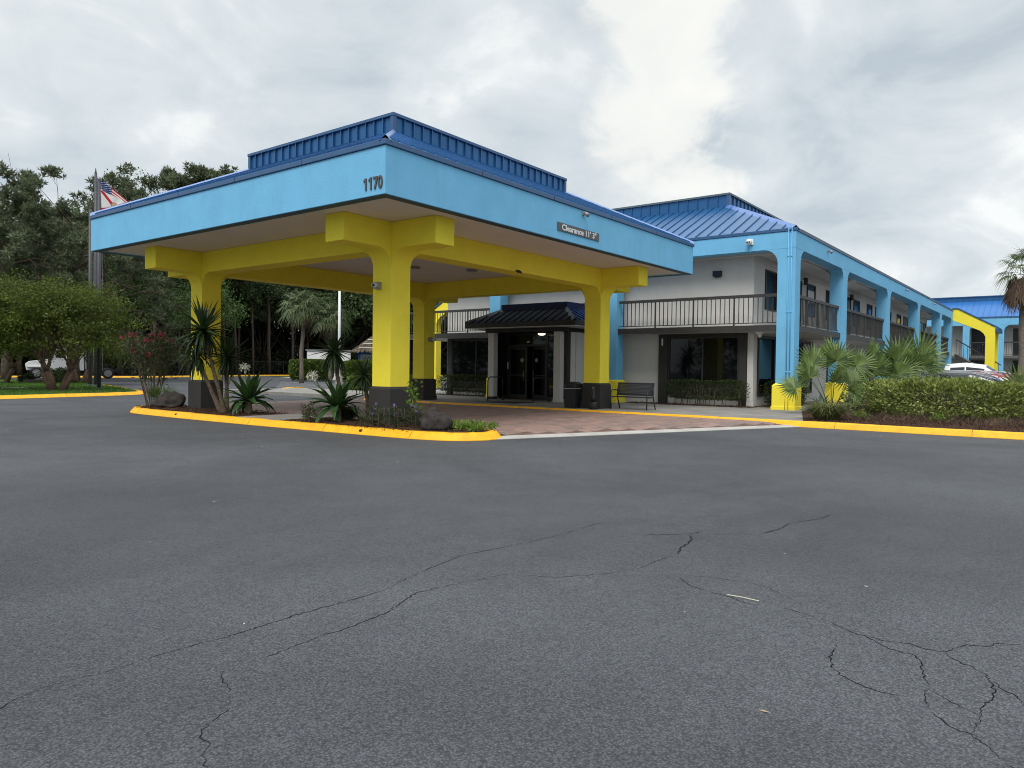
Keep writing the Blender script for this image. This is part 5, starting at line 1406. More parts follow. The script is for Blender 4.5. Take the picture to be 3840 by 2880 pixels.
YB = [blade_mesh(1, .10, b_, 'leaf', LF_YUC) for b_ in (.08, .35, .9)]
def rosette(t, c, n, L_, meshes, el_hi, el_lo, rnd, wscale=1.0, name='leaf'):
    for i in range(n):
        f = (i + .5) / n; a = i * 2.39996 + rnd.uniform(-.2, .2); e_ = R(el_hi + (el_lo - el_hi) * f ** .85 + rnd.uniform(-8, 8))
        o = link(name, meshes[min(len(meshes) - 1, int(f * len(meshes)))], t)
        s_ = L_ * rnd.uniform(.82, 1.12)
        o.matrix_basis = Matrix.Translation(c) @ Matrix.Rotation(a, 4, 'Z') @ Matrix.Rotation(-e_, 4, 'Y') @ Matrix.Rotation(rnd.uniform(-.4, .4), 4, 'X') @ Matrix.Diagonal((s_, wscale * s_, s_, 1))
YT = mat('yucca_trunk', (.12, .085, .055), .9, .5, 14, .9, 30)
def yucca(loc, label, crowns, group='yuccas on the entrance island'):
    t = thing('yucca', loc, label, 'plant', group); rnd = random.Random(len(label))
    mb = MB()
    for (pts, n, L_) in crowns:
        k = len(pts); rr_ = [.06 - .018 * i / max(1, k - 1) for i in range(k)]; rr_[0] = .085
        mb.tube(pts, rr_, 8)
        for _ in range(26):      # dry leaf bases
            u = rnd.random() * (k - 1.001); i = int(u); p = Vector(pts[i]).lerp(Vector(pts[i + 1]), u - i); a = rnd.uniform(0, 6.28)
            q = p + Vector((math.cos(a), math.sin(a), -.3)) * .1; mb.add([p + Vector((0, 0, .02)), p - Vector((0, 0, .03)), q], [(0, 1, 2)])
        rosette(t, Vector(pts[-1]), n, L_, YB, 82, -62, rnd)
    part('trunk', mb, YT, t, world=False)
    return t
yucca((1.55, 8.2, .15), 'two-headed yucca leaning across the left yellow column', [([(0, 0, 0), (-.1, .05, .5), (-.28, .12, 1.2), (-.42, .18, 1.9), (-.5, .25, 2.3)], 95, .95), ([(-.05, .1, 0), (-.25, .25, .6), (-.42, .45, 1.2), (-.52, .55, 1.65)], 70, .85)])
yucca((2.75, 10.1, .12), 'darker yucca standing behind the right side of the left column', [([(0, 0, 0), (.02, 0, .7), (.05, 0, 1.6)], 80, .82)])
yucca((2.52, 4.2, .15), 'tall slim yucca left of the front yellow column', [([(0, 0, 0), (-.05, .05, .5), (-.15, .12, 1.1), (-.22, .17, 1.72)], 80, .68)])
yucca((2.35, 3.05, .15), 'short yucca beside the front yellow column', [([(0, 0, 0), (-.05, .02, .5), (-.12, .08, 1.12)], 70, .55)])
CB = [blade_mesh(1, .19, b_, 'leaf', LF_CRI, 4) for b_ in (.35, .8, 1.35)]
def crinum(loc, label, n, L_, fl, seed):
    t = thing('crinum_lily', loc, label, 'plant', 'crinum lilies on the entrance island'); rnd = random.Random(seed)
    mb = MB(); mb.tube([(0, 0, 0), (0, 0, .22), (.02, 0, .36)], [.11, .09, .06], 9); mb.tube([(.12, .12, 0), (.12, .12, .25)], [.09, .05], 8); part('stem', mb, mat('crinum_stem', (.16, .15, .09), .8, .4, 10), t, world=False)
    rosette(t, Vector((0, 0, .32)), n, L_, CB, 80, 10, rnd); rosette(t, Vector((.12, .12, .24)), n // 2, L_ * .8, CB, 75, 15, rnd)
    for (x, y, z) in fl:
        m2 = MB(); m2.tube([(0, 0, .3), (x * .6, y * .6, z * .65), (x, y, z)], [.018, .014, .012], 6); part('flower_stalk', m2, mat('green_petiole', (.08, .12, .035), .5), t, world=False)
        lv = LV(); P = np.repeat([[x, y, z]], 70, 0); D = unit(70) + V3(0, 0, .15)
        Q = P + D / np.linalg.norm(D, axis=1, keepdims=True) * .10
        lv.diamonds(P, D, unit(70), .11, .012); lv.diamonds(Q, D + V3(0, 0, -.9) + unit(70) * .5, unit(70), .09, .016); leaves('flower', lv, PETW, t, world=False)
    return t
crinum((1.85, 7.5, .15), 'crinum lily with one white spidery bloom left of the paved gap', 26, .95, [(-.08, .06, 1.28)], 3)
crinum((1.75, 3.55, .15), 'crinum lily with a drooping white bloom right of the paved gap', 28, .92, [(-.45, .38, 1.12)], 4)
# oleander
t = thing('oleander', (1.75, 12.75, .15), 'oleander bush with pink flowers at the left end of the island', 'shrub'); rnd = random.Random(8)
mb = MB(); tips = []
for i in range(15):
    a = rnd.uniform(0, 6.28); s_ = rnd.uniform(.08, .42)
    grow(mb, (math.cos(a) * .16, math.sin(a) * .16, 0), (math.cos(a) * s_, math.sin(a) * s_, 1), 1.25, .018, 1, tips, rnd, 3, .34, .1, .7, 4, .07, 5)
part('stem', mb, STEMG, t, world=False)
lv = LV(); tp = [q for q, _ in tips]; clump_leaves(lv, tp, 26, .26, .15, .032, .9, .5)
low = [(q.x * .8, q.y * .8, q.z * rnd.uniform(.5, .8)) for q in tp]; clump_leaves(lv, low, 7, .25, .15, .032, .9, .5); leaves('foliage', lv, LF_OLE, t, world=False)
lv = LV(); tops = sorted(tp, key=lambda q: -q.z)[:34]
clump_leaves(lv, [tuple(q + Vector((0, 0, .05))) for q in tops[:22:1]] + [tuple(tp[k]) for k in range(0, len(tp), 9)], 26, .075, .05, .045, .8); leaves('flower', lv, PINK, t, world=False)
# Mexican petunia clumps
for i, (x, y, n, lb) in enumerate(((1.25, 3.85, 12, 'low purple-flowered plant left of the right-hand crinum'), (2.25, 2.45, 10, 'low narrow-leaved plant at the left foot of the front column'), (1.35, 1.75, 18, 'purple-flowered plant before the grey base of the front column'), (1.55, 1.2, 18, 'purple-flowered plant between the column base and the rock'), (1.95, .85, 16, 'purple-flowered plant just behind the dark rock'), (2.15, 1.25, 12, 'purple-flowered plant under the climbing vine'))):
    t = thing('purple_flowering_plant', (x, y, .15), lb, 'plant', 'purple flowering plants on the island'); rnd = random.Random(60 + i)
    mb = MB(); lv = LV(); fl = LV(); P = []; 
    for k in range(n):
        a = rnd.uniform(0, 6.28); r0 = rnd.uniform(0, .3); h = rnd.uniform(.22, .48); b0 = Vector((math.cos(a) * r0, math.sin(a) * r0, 0)); b1 = b0 * 1.25 + Vector((rnd.uniform(-.05, .05), rnd.uniform(-.05, .05), h))
        mb.tube([b0, b1], .005, 4, cap=False)
        for q in range(22):
            P.append(b0.lerp(b1, rnd.uniform(.15, 1)))
        if k % 6 == 0: 
            c = np.repeat([tuple(b1 + Vector((-.04, -.04, .03)))], 9, 0); D = unit(9) * .9 + V3(-.5, -.4, .2); f1 = LV(); f1.diamonds(c, D, unit(9), .036, .038); leaves('flower', f1, PURP, t, world=False)
    P = np.array([tuple(p) for p in P]); D = unit(len(P)) + V3(0, 0, .35); lv.diamonds(P, D, unit(len(P)), .12, .020)
    part('stem', mb, STEMG, t, world=False); leaves('foliage', lv, LF_RUE, t, world=False)
# climbing vine, weeds, spider plants
t = thing('climbing_vine', (2.2, 1.35, .15), 'small bright green vine climbing at the right side of the front column base', 'plant')
mb = MB(); mb.tube([(0, 0, 0), (.03, .02, .4), (-.02, 0, .9)], .006, 4); part('stem', mb, STEMG, t, world=False)
lv = LV(); clump_leaves(lv, [(rnd.uniform(-.1, .1), rnd.uniform(-.1, .1), z) for z in np.linspace(.3, .98, 16)], 9, .09, .085, .06, 1, -.3); leaves('foliage', lv, LF_LIME, t, world=False)
t = thing('weed_patch', (2.3, -.45, .15), 'bright green weeds in the rounded tip of the island kerb', 'plant')
lv = LV(); clump_leaves(lv, [(rnd.uniform(-.38, .32), rnd.uniform(-.38, .4), rnd.uniform(0, .1)) for _ in range(60)], 16, .09, .10, .022, .7, .6); leaves('foliage', lv, LF_LIME, t, world=False)
for (x, y, lb) in ((2.15, 3.6, 'spiky low grass-like plant between the two right-hand yuccas'), (2.3, 2.75, 'spiky low plant against the left of the front column base')):
    t = thing('spiky_plant', (x, y, .15), lb, 'plant', 'spiky low plants on the island'); lv = LV(); n = 120
    a = rng.uniform(0, 6.28, n); D = np.stack([np.cos(a) * .6, np.sin(a) * .6, rng.uniform(.4, 1.6, n)], 1); lv.diamonds(rng.normal(size=(n, 3)) * V3(.06, .06, .02), D, unit(n), .42, .03); leaves('foliage', lv, LF_YUC, t, world=False)
# rocks
def rock(loc, label, s, seed, group='dark boulders on the island'):
    bm = bmesh.new(); bmesh.ops.create_icosphere(bm, subdivisions=4, radius=1)
    from mathutils import noise as mn
    for v in bm.verts:
        p = v.co.copy(); q = p + Vector((seed, 0, 0))
        k = 1 + .42 * mn.noise(q * .9) + .20 * mn.noise(q * 2.1) + .09 * mn.noise(q * 5) + .035 * mn.noise(q * 13)
        v.co = Vector((p.x * s[0], p.y * s[1], p.z * s[2])) * k
        if v.co.z < -s[2] * .35: v.co.z = -s[2] * .35
    me = bpy.data.meshes.new('rock'); bm.to_mesh(me); bm.free()
    me.materials.append(mat('dark_rock', (.038, .033, .030), .85, .5, 7, 1.0, 14, spec=.25)); me.polygons.foreach_set('use_smooth', [True] * len(me.polygons))
    o = link('rock', me); o.location = loc; return tag(o, label, 'rock', group)
rock((1.78, .28, .27), 'dark rugged rock beside the purple flowers at the island tip', (.30, .40, .33), 4.0)
rock((1.75, 11.75, .30), 'smoother dark boulder against the left column base', (.36, .5, .34), 9.0)

# ---- hedges
def hedge(loc_poly, z0, z1, n, ln, wd, m, label, round_=.12, stems=True, zstem=None, group=None, name='hedge', seed=0, shell=.22, lump=.06, e_=5.0):
    """clipped hedge over a rectangle x0,x1,y0,y1 with rounded shoulders"""
    x0, x1, y0, y1 = loc_poly; cx, cy = (x0 + x1) / 2, (y0 + y1) / 2
    t = thing(name, (cx, cy, z0 if z0 < .3 else .15), label, 'hedge', group)
    hx, hy, hz = (x1 - x0) / 2, (y1 - y0) / 2, (z1 - z0) / 2
    # sample shell of a superellipsoid
        # spread the samples over the long box by area-ish jitter
    u = rng.uniform(-1, 1, (n, 3)); ax = rng.choice(3, n, p=np.array([hy * hz, hx * hz, hx * hy * 1.2]) / (hy * hz + hx * hz + hx * hy * 1.2)); sg = np.where(rng.random(n) < .5, -1, 1)
    u[np.arange(n), ax] = sg
    q = np.abs(u) ** e_; f = (q.sum(1)) ** (-1 / e_); u = u * f[:, None]
    dep = 1 - shell * rng.random(n) ** 1.5
    P = u * dep[:, None] * V3(hx, hy, hz)
    from mathutils import noise as mn
    lumpv = np.array([mn.noise(Vector((p[0] * 2 + seed, p[1] * 2, p[2] * 2))) for p in P])
    P += u * (lumpv * lump)[:, None]
    P += V3(0, 0, (z0 + z1) / 2 - t.location.z)
    D = u * V3(1, 1, 1) + unit(n) * .9 + V3(0, 0, .35)
    lv = LV(); s_ = rng.uniform(.7, 1.3, n); lv.diamonds(P, D, unit(n), ln * s_, wd * s_)
    leaves('foliage', lv, m, t, world=False)
    mb = MB(); rnd = random.Random(seed)
    for i in range(int(max(hx, hy) * 14)):
        x, y = rnd.uniform(-hx * .8, hx * .8), rnd.uniform(-hy * .8, hy * .8)
        mb.tube([(x, y, 0), (x + rnd.uniform(-.1, .1), y + rnd.uniform(-.1, .1), (z0 - .15) + hz * .7), (x + rnd.uniform(-.25, .25), y + rnd.uniform(-.25, .25), z0 - .15 + hz * 1.5)], [.014, .011, .006], 5, cap=False)
    part('stem', mb, STEMG, t, world=False)
    return t
hedge((16.42, 16.98, -1.32, 2.0), .42, 1.12, 7000, .055, .034, LF_HEDGE, 'dark clipped hedge under the window beside the bench', seed=1)
hedge((17.55, 21.6, -2.1, -1.5), .25, 1.15, 8000, .055, .034, LF_HEDGE, 'dark hedge along the side wall behind the blue corner column', seed=2)
hedge((16.4, 16.95, 9.6, 14.3), .35, 1.14, 8000, .055, .034, LF_HEDGE, 'dark hedge under the window left of the porch', seed=3)
hedge((13.7, 17.2, -10.5, -4.95), .17, 1.25, 30000, .105, .052, LF_PITT, 'broad glossy green hedge in the mulch bed at the right', seed=4, shell=.4, lump=.22, name='hedge', e_=2.7)
# far hedges
def round_hedge(loc, r, z0, z1, n, label):
    t = thing('hedge', loc, label, 'hedge', 'clipped hedges beyond the canopy'); lv = LV()
    a = rng.uniform(0, 6.28, n); top = rng.random(n) < .4; rad = np.where(top, np.sqrt(rng.random(n)), 1 - .12 * rng.random(n)); z = np.where(top, 1 - .05 * rng.random(n), rng.random(n))
    k = rad * r * (1 - .18 * np.abs(z - .6) ** 2 * 2); P = np.stack([np.cos(a) * k, np.sin(a) * k, z0 + (z1 - z0) * z - .25 * (rad ** 4) * top], 1)
    D = P * V3(.4, .4, 0) + V3(0, 0, 1) * np.where(top, 1.5, .3)[:, None] + unit(n) * .8; lv.diamonds(P, D, unit(n), .19, .12); leaves('foliage', lv, LF_BOX, t, world=False)
    mb = MB(); 
    for i in range(8): mb.tube([(math.cos(i) * r * .4, math.sin(i) * r * .4, 0), (math.cos(i) * r * .6, math.sin(i) * r * .6, z1 * .7)], .03, 5)
    part('stem', mb, STEMG, t, world=False); return t
round_hedge((35.0, 48.3, .05), 2.1, .10, 1.95, 24000, 'drum-shaped clipped hedge with a bright top seen under the canopy')
hedge((37.4, 40.6, 44.3, 47.2), .1, 1.95, 20000, .19, .11, LF_BOX, 'square clipped hedge before the blue hut', seed=6, group='clipped hedges beyond the canopy')
hedge((17.3, 19.8, 18.4, 22.2), .08, 1.0, 26000, .11, .065, LF_BOX, 'low wide hedge by the walkway seen left of the front column', seed=7, group='clipped hedges beyond the canopy')
# lawn shrubs
for (x, y, r_s, lb) in ((2.2, 38.0, 1.3, 'dark round shrub at the left edge of the lawn'), (9.2, 44.8, .55, 'tiny clipped shrub on the lawn'), (9.6, 41.8, .9, 'dark shrub behind the twin-trunk crepe myrtle'), (10.9, 42.8, .85, 'reddish dark shrub right of the twin trunks on the lawn')):
    t = thing('shrub', (x, y, .13), lb, 'shrub', 'shrubs on the lawn'); lv = LV(); clump_leaves(lv, [tuple(v * V3(r_s * .7, r_s * .7, r_s * .5) + V3(0, 0, r_s * .6)) for v in ball(24)], 60, r_s * .4, .12, .06); leaves('foliage', lv, LF_HEDGE, t, world=False)
# right bed small plants
t = thing('grass_tuft', (12.0, -5.25, .15), 'big shaggy tuft of grass at the corner of the mulch bed', 'plant'); lv = LV(); n = 1500
a = rng.uniform(0, 6.28, n); r0 = rng.random(n) ** .5 * .30; B0 = np.stack([np.cos(a) * r0, np.sin(a) * r0, np.zeros(n)], 1); D1 = np.stack([np.cos(a) * rng.uniform(.1, .9, n), np.sin(a) * rng.uniform(.1, .9, n), np.ones(n)], 1) + unit(n) * .25
D1 /= np.linalg.norm(D1, axis=1, keepdims=True); L1 = rng.uniform(.25, .5, n)[:, None]; M1 = B0 + D1 * L1; E1 = M1 + (D1 * .6 + np.stack([np.cos(a), np.sin(a), -rng.uniform(.2, 1.6, n)], 1) * .6) * L1 * .8
S1 = np.stack([-np.sin(a), np.cos(a), 0 * a], 1) * .006; lv.quads(np.stack([B0 - S1, B0 + S1, M1 + S1, M1 - S1], 1)); lv.quads(np.stack([M1 - S1, M1 + S1, E1 + S1 * .2, E1 - S1 * .2], 1)); leaves('foliage', lv, LF_TUFT, t, world=False)
AB = [blade_mesh(1, .22, b_, 'leaf', LF_AGAVE, 4, .5) for b_ in (.1, .5)]
for (x, y, lb, L_) in ((15.6, -4.1, 'grey-green agave behind the grass tuft, near the column', .62), (16.1, -4.9, 'grey-green agave to the right of the near palmetto stem', .7)):
    t = thing('agave', (x, y, .15), lb, 'plant', 'agaves in the bed'); rosette(t, Vector((0, 0, .05)), 16, L_, AB, 75, 18, random.Random(5))
    mb = MB(); mb.tube([(0, 0, 0), (0, 0, .12)], .07, 7); part('stem', mb, LF_AGAVE, t, world=False)
for (x, y, lb) in ((12.9, -5.9, 'small lime-green plant in front of the palmetto stem'), (12.3, -10.2, 'small lime-green seedling under the right end of the hedge'), (13.2, -7.9, 'low green seedling at the foot of the glossy hedge')):
    t = thing('seedling', (x, y, .15), lb, 'plant', 'small seedlings in the mulch'); lv = LV(); clump_leaves(lv, [tuple(v * V3(.28, .28, .08) + V3(0, 0, .14)) for v in ball(16)], 9, .1, .08, .04); leaves('foliage', lv, LF_LIME, t, world=False)
t = thing('fallen_frond', (15.0, -5.6, .15), 'dry brown palm frond stem lying across the bed', 'frond'); mb = MB(); mb.tube([(.5, 1.2, .35), (0, 0, .33), (-.4, -.9, .12), (-.5, -1.2, .05)], [.02, .03, .035, .02], 6); part('stalk', mb, mat('dry_stalk', (.26, .16, .09), .8, .3, 6), t, world=False)
lv = LV(); fan_quads(lv, (-.5, -1.2, .06), (-.3, -1, 0), (0, 0, 1), .6, 16, R(140), .05, .02); leaves('dry_fan', lv, LF_DEAD, t, world=False)
# dry twigs and low growth round the hedge foot
lv = LV(); n = 2600; P = np.stack([rng.uniform(12.2, 14.4, n), rng.uniform(-11, -4.6, n), np.full(n, .15)], 1); P = P[P[:, 0] > 12.5 - rng.random(n) * .3]; n = len(P); D = unit(n) * V3(.6, .6, .2) + V3(0, 0, .5); lv.diamonds(P, D, unit(n), rng.uniform(.1, .4, n), .012)
tag(leaves('dry_undergrowth', lv, LF_DEAD), 'dry twigs and low growth at the foot of the glossy hedge', 'undergrowth', kind='stuff')
# mulch chips
def chips(parent, name, poly_fn, n, zf, s_=.06):
    lv = LV(); P = poly_fn(n); m_ = len(P); P = np.column_stack([P, np.full(m_, zf)]) + np.column_stack([np.zeros((m_, 2)), rng.random(m_) * .03])
    D = unit(m_) * V3(1, 1, .35); lv.diamonds(P, D, unit(m_) * V3(1, 1, .4), s_ * rng.uniform(.5, 1.6, m_), s_ * .35); o = leaves(name, lv, BARKM, parent); o['kind'] = 'stuff'
def isl(n):
    y = rng.uniform(-1.0, 12.7, n); x = rng.uniform(.85, 2.75, n); x = np.where(y > 12, np.maximum(x, 1.2), x); k = (y < 4.7) | (y > 6.55); k &= ~((y < .3) & (x < 1.25 + (.3 - y) * .45)); k &= ~((y < -.4) & (x > 2.5)); return np.stack([x, y], 1)[k]
chips(mulch1, 'bark_chip', isl, 9000, .145, .05)
def bedp(n): return np.stack([rng.uniform(10.85, 16.0, n), rng.uniform(-14, -5.0, n)], 1)
chips(mulch2, 'bark_chip', bedp, 13000, .148, .055)
def wallb(n):
    a = np.stack([rng.uniform(16.35, 17.2, n), rng.uniform(-1.5, 3.6, n)], 1); b = np.stack([rng.uniform(16.2, 17.2, n), rng.uniform(9.4, 14.6, n)], 1); c = np.stack([rng.uniform(17.4, 22, n), rng.uniform(-2.3, -1.3, n)], 1); return np.concatenate([a, b, c])
chips(side, 'bark_chip', wallb, 2500, .155, .06)
# grass on the lawn
n = 42000; X = rng.uniform(-6, 13.5, n); Y = rng.uniform(21.5, 46, n)
edge = np.interp(X, [p[0] for p in lawn_edge[:9]], [p[1] for p in lawn_edge[:9]]); ex = np.interp(Y, [24.45, 25.3, 26.9, 29.5, 33, 40, 46], [6.1, 7.6, 8.3, 9.0, 10.1, 12, 13.6])
k = (Y > edge + .35) & (X < ex - .35) & (np.hypot(X - 5.1, (Y - 28.9) * 1.6) > 1.25); P = np.stack([X[k], Y[k], np.full(k.sum(), .13)], 1); m_ = len(P)
lv = LV(); lv.diamonds(P, unit(m_) * V3(.7, .7, .2) + V3(0, 0, 1), unit(m_), rng.uniform(.06, .13, m_), .022)
tag(leaves('grass', lv, GRASS), 'green grass blades covering the lawn', 'grass', kind='stuff')
t = MB(); bed_poly(t, [(5.1 + math.cos(a_) * 1.25, 28.9 + math.sin(a_) * .8) for a_ in np.linspace(0, 6.28, 20)[:-1]], .137); ring_bed = structure('mulch_bed', t, MULCH)

# ================================================================== POLES, FLAGS
POLEM = mat('pole_bronze', (.060, .060, .070), .45, .12, 3, spec=.4)
def pole(loc, top, r0, r1, label, finial, leanx=0.0):
    t = thing('flagpole', loc, label, 'flagpole', 'bronze flagpoles on the lawn'); h = top - loc[2]
    mb = MB(); mb.tube([(0, 0, 0), (leanx * .4, 0, h * .4), (leanx, 0, h)], [r0, r0 * .95, r1], 12); part('shaft', mb, POLEM, t, world=False, smooth=True)
    mb = MB(); mb.lathe([(r0 * 1.9, 0), (r0 * 1.8, .05), (r0 * 1.1, .09)], n=14); part('collar', mb, POLEM, t, world=False)
    mb = MB(); mb.lathe([(.02, h), (.07, h + .03), (.03, h + .06)], (leanx, 0, 0), 10)
    if finial == 'ball': mb.lathe([(.02, h + .06), (.09, h + .12), (.11, h + .18), (.09, h + .25), (.02, h + .3)], (leanx, 0, 0), 12)
    else: mb.lathe([(.05, h + .06), (.015, h + .3)], (leanx, 0, 0), 8)
    part('finial', mb, STEEL if finial == 'ball' else POLEM, t, world=False)
    mb = MB(); mb.tube([(r0 + .05, -.05, 1.0), (leanx + r1 + .05, -.02, h - .1)], .006, 4); part('halyard', mb, WHITE, t, world=False)
    return t
pole((7.48, 29.93, .13), 10.95, .10, .07, 'front flagpole, with the white and red flag', 'ball')
pole((9.46, 35.0, .13), 12.62, .115, .075, 'tallest flagpole, flying the stars and stripes', 'spike')
pole((9.47, 35.75, .13), 10.63, .115, .08, 'bare flagpole without a flag, at the left of the three', 'spike')
mb = MB(); mb.box(6.9, 8.0, 29.7, 30.15, .1, .142); mb.box(9.0, 10.1, 34.75, 35.95, .1, .142); structure('pole_footing', mb, CONC)
def flag_mat(name, kind):
    m = bpy.data.materials.new(name); m.use_nodes = True; t_ = m.node_tree; b_ = t_.nodes['Principled BSDF']; b_.inputs['Roughness'].default_value = .8
    L = t_.links.new; uv = t_.nodes.new('ShaderNodeTexCoord'); sp = t_.nodes.new('ShaderNodeSeparateXYZ'); L(uv.outputs['UV'], sp.inputs[0]); U_, V_ = sp.outputs[0], sp.outputs[1]
    def M_(op, a, b=None):
        n = t_.nodes.new('ShaderNodeMath'); n.operation = op
        for i, q in enumerate((a, b)):
            if q is None: continue
            if isinstance(q, (int, float)): n.inputs[i].default_value = q
            else: L(q, n.inputs[i])
        return n.outputs[0]
    def X_(f, a, b):
        n = t_.nodes.new('ShaderNodeMix'); n.data_type = 'RGBA'; L(f, n.inputs[0])
        for s_, q in ((n.inputs[6], a), (n.inputs[7], b)):
            if isinstance(q, tuple): s_.default_value = (*q, 1)
            else: L(q, s_)
        return n.outputs[2]
    red, wht, blu = (.60, .022, .045), (.84, .83, .80), (.012, .032, .16)
    if kind == 'us':
        s_ = M_('LESS_THAN', M_('MODULO', M_('MULTIPLY', V_, 13), 2), 1); c = X_(s_, wht, red)
        can_ = M_('MULTIPLY', M_('LESS_THAN', U_, .4), M_('GREATER_THAN', V_, 6 / 13))
        # staggered star dots
        gu = M_('MULTIPLY', U_, 11 / .4 / 2); gv = M_('MULTIPLY', M_('SUBTRACT', V_, 6 / 13), 9 / (7 / 13) / 2)
        def dots(o):
            a = M_('SUBTRACT', M_('FRACT', M_('ADD', gu, o)), .5); b2 = M_('SUBTRACT', M_('FRACT', M_('ADD', gv, o)), .5); return M_('LESS_THAN', M_('ADD', M_('MULTIPLY', a, a), M_('MULTIPLY', b2, b2)), .018)
        st_ = M_('MAXIMUM', dots(0), dots(.5)); c = X_(can_, c, X_(st_, blu, wht))
    else:
        d1 = M_('LESS_THAN', M_('ABSOLUTE', M_('SUBTRACT', U_, V_)), .115); d2 = M_('LESS_THAN', M_('ABSOLUTE', M_('SUBTRACT', M_('ADD', U_, V_), 1)), .10)
        c = X_(M_('MAXIMUM', d1, d2), wht, red)
        def rad(): 
            a = M_('MULTIPLY', M_('SUBTRACT', U_, .5), 1.5); b2 = M_('SUBTRACT', V_, .5); return M_('SQRT', M_('ADD', M_('MULTIPLY', a, a), M_('MULTIPLY', b2, b2)))
        r2 = rad(); c = X_(M_('LESS_THAN', r2, .24), c, (.62, .20, .06)); c = X_(M_('LESS_THAN', r2, .20), c, (.62, .52, .36)); nzn = t_.nodes.new('ShaderNodeTexNoise'); L(uv.outputs['UV'], nzn.inputs[0]); nzn.inputs['Scale'].default_value = 14
        c = X_(M_('MULTIPLY', M_('LESS_THAN', r2, .15), M_('GREATER_THAN', nzn.outputs[0], .52)), c, (.14, .20, .16))
    L(c, b_.inputs['Base Color'])
    tr = t_.nodes.new('ShaderNodeBsdfTranslucent'); L(c, tr.inputs[0]); ms = t_.nodes.new('ShaderNodeMixShader'); ms.inputs[0].default_value = .4; L(b_.outputs[0], ms.inputs[1]); L(tr.outputs[0], ms.inputs[2]); L(ms.outputs[0], t_.nodes['Material Output'].inputs[0])
    return m
def flag(kind, O, a, b, c, d, label, amp, nu=36, nv=20):
    """corners: a hoist top, b hoist bottom, c fly bottom, d fly top (world)"""
    a, b, c, d = map(Vector, (a, b, c, d)); n = (b - a).cross(d - a).normalized()
    me = bpy.data.meshes.new('flag'); vs = []; uv = []
    for j in range(nv + 1):
        for i in range(nu + 1):
            u, v = i / nu, j / nv; p = (b.lerp(c, u)).lerp(a.lerp(d, u), v)
            p = p + n * amp * (math.sin(u * 9 + v * 3.5) * u ** .5 + .4 * math.sin(u * 17 - v * 6) * u); p.z -= .10 * math.sin(u * math.pi) * (1 - v)
            vs.append(tuple(p - Vector(O))); uv.append((u, v))
    fs = [(j * (nu + 1) + i, j * (nu + 1) + i + 1, (j + 1) * (nu + 1) + i + 1, (j + 1) * (nu + 1) + i) for j in range(nv) for i in range(nu)]
    me.from_pydata(vs, [], fs); l = me.uv_layers.new(name='UVMap')
    for lp in me.loops: l.data[lp.index].uv = uv[lp.vertex_index]
    me.polygons.foreach_set('use_smooth', [True] * len(fs)); me.materials.append(flag_mat(kind + '_cloth', kind)); me.update()
    o = link('flag', me); o.location = O; return tag(o, label, 'flag', 'flags on the poles')
flag('us', (9.6, 35.0, 12), (9.56, 34.98, 12.40), (9.66, 34.95, 11.30), (11.05, 34.3, 10.35), (11.25, 34.35, 11.05), 'stars and stripes flag flying from the tallest flagpole', .10)
flag('fl', (7.55, 29.9, 10.5), (7.55, 29.88, 10.55), (7.57, 29.88, 9.52), (8.78, 29.4, 8.85), (8.76, 29.4, 10.0), 'white flag with red saltire and round seal on the front flagpole', .09)
t = thing('lamp_post', (29.6, 37.6, .0), 'tall plain white lamp post seen under the canopy', 'lamp post'); mb = MB(); mb.tube([(0, 0, .3), (0, 0, 9)], [.12, .10], 10); part('shaft', mb, WHITE, t, world=False, smooth=True); mb = MB(); mb.lathe([(.28, 0), (.28, .7)], n=12); part('footing', mb, CONCL, t, world=False); mb = MB(); mb.box(-.7, .7, -.18, .18, 9.0, 9.15); part('lamp_head', mb, STEEL, t, world=False)
t = thing('spotlight', (2.6, 36.5, .13), 'small white spotlight on a stake in the lawn', 'spotlight'); mb = MB(); mb.tube([(0, 0, 0), (0, 0, .3)], .02, 6); part('stake', mb, DARK, t, world=False); mb = MB(); mb.tube([(-.05, 0, .32), (.12, .05, .42)], [.06, .1], 10); part('lamp_head', mb, WHITE, t, world=False)
t = thing('concrete_edging', (4.4, 32.4, .13), 'pale flat concrete pad lying in the lawn grass', 'slab'); mb = MB(); mb.box(-.5, .5, -.2, .2, 0, .06); part('slab_body', mb, CONCL, t, world=False)
t = thing('stone_edging', (10.2, 44.0, .13), 'low stone edging behind the crepe myrtle on the lawn', 'edging'); mb = MB(); mb.box(-1.4, 1.4, -.15, .15, 0, .22); part('edging_body', mb, mat('edging_stone', (.12, .10, .085), .9, .3, 4), t, world=False)
t = thing('white_post', (6.5, 52.0, .1), 'thin pale post among the trees at the left', 'post'); mb = MB(); mb.tube([(0, 0, 0), (0, 0, 3.4)], .09, 8); part('shaft', mb, mat('pale_post', (.3, .3, .28), .7), t, world=False)

# ---- hut and white wall
hw = thing('white_wall', (37.8, 49.5, 0), 'plain white block wall behind the drum-shaped hedge', 'wall')
P0, P1 = Vector((36.6, 51.2)), Vector((39.9, 48.4)); dd = (P1 - P0).normalized(); nn = Vector((-dd.y, dd.x)) * .2
mb = MB(); mb.prism([tuple(P0), tuple(P1), tuple(P1 + nn), tuple(P0 + nn)], 0, 3.02); part('wall_body', mb, WHITE, hw)
mb = MB(); q0, q1 = P0 - dd * .15 - nn * .5, P1 - nn * .5; mb.prism([tuple(q0), tuple(q1), tuple(q1 + nn * 2), tuple(q0 + nn * 2)], 3.021, 3.14); part('coping', mb, STEEL, hw)
hut = thing('thatched_hut', (42, 46.5, 0), 'small blue and white hut with a ragged thatched roof beside the front column', 'hut', rz=math.atan2(dd.y, dd.x))
mb = MB(); mb.box(-2.0, 2.2, .3, 3, 0, 2.7); part('wall', mb, mat('hut_wall', (.45, .46, .46), .8), hut, world=False)
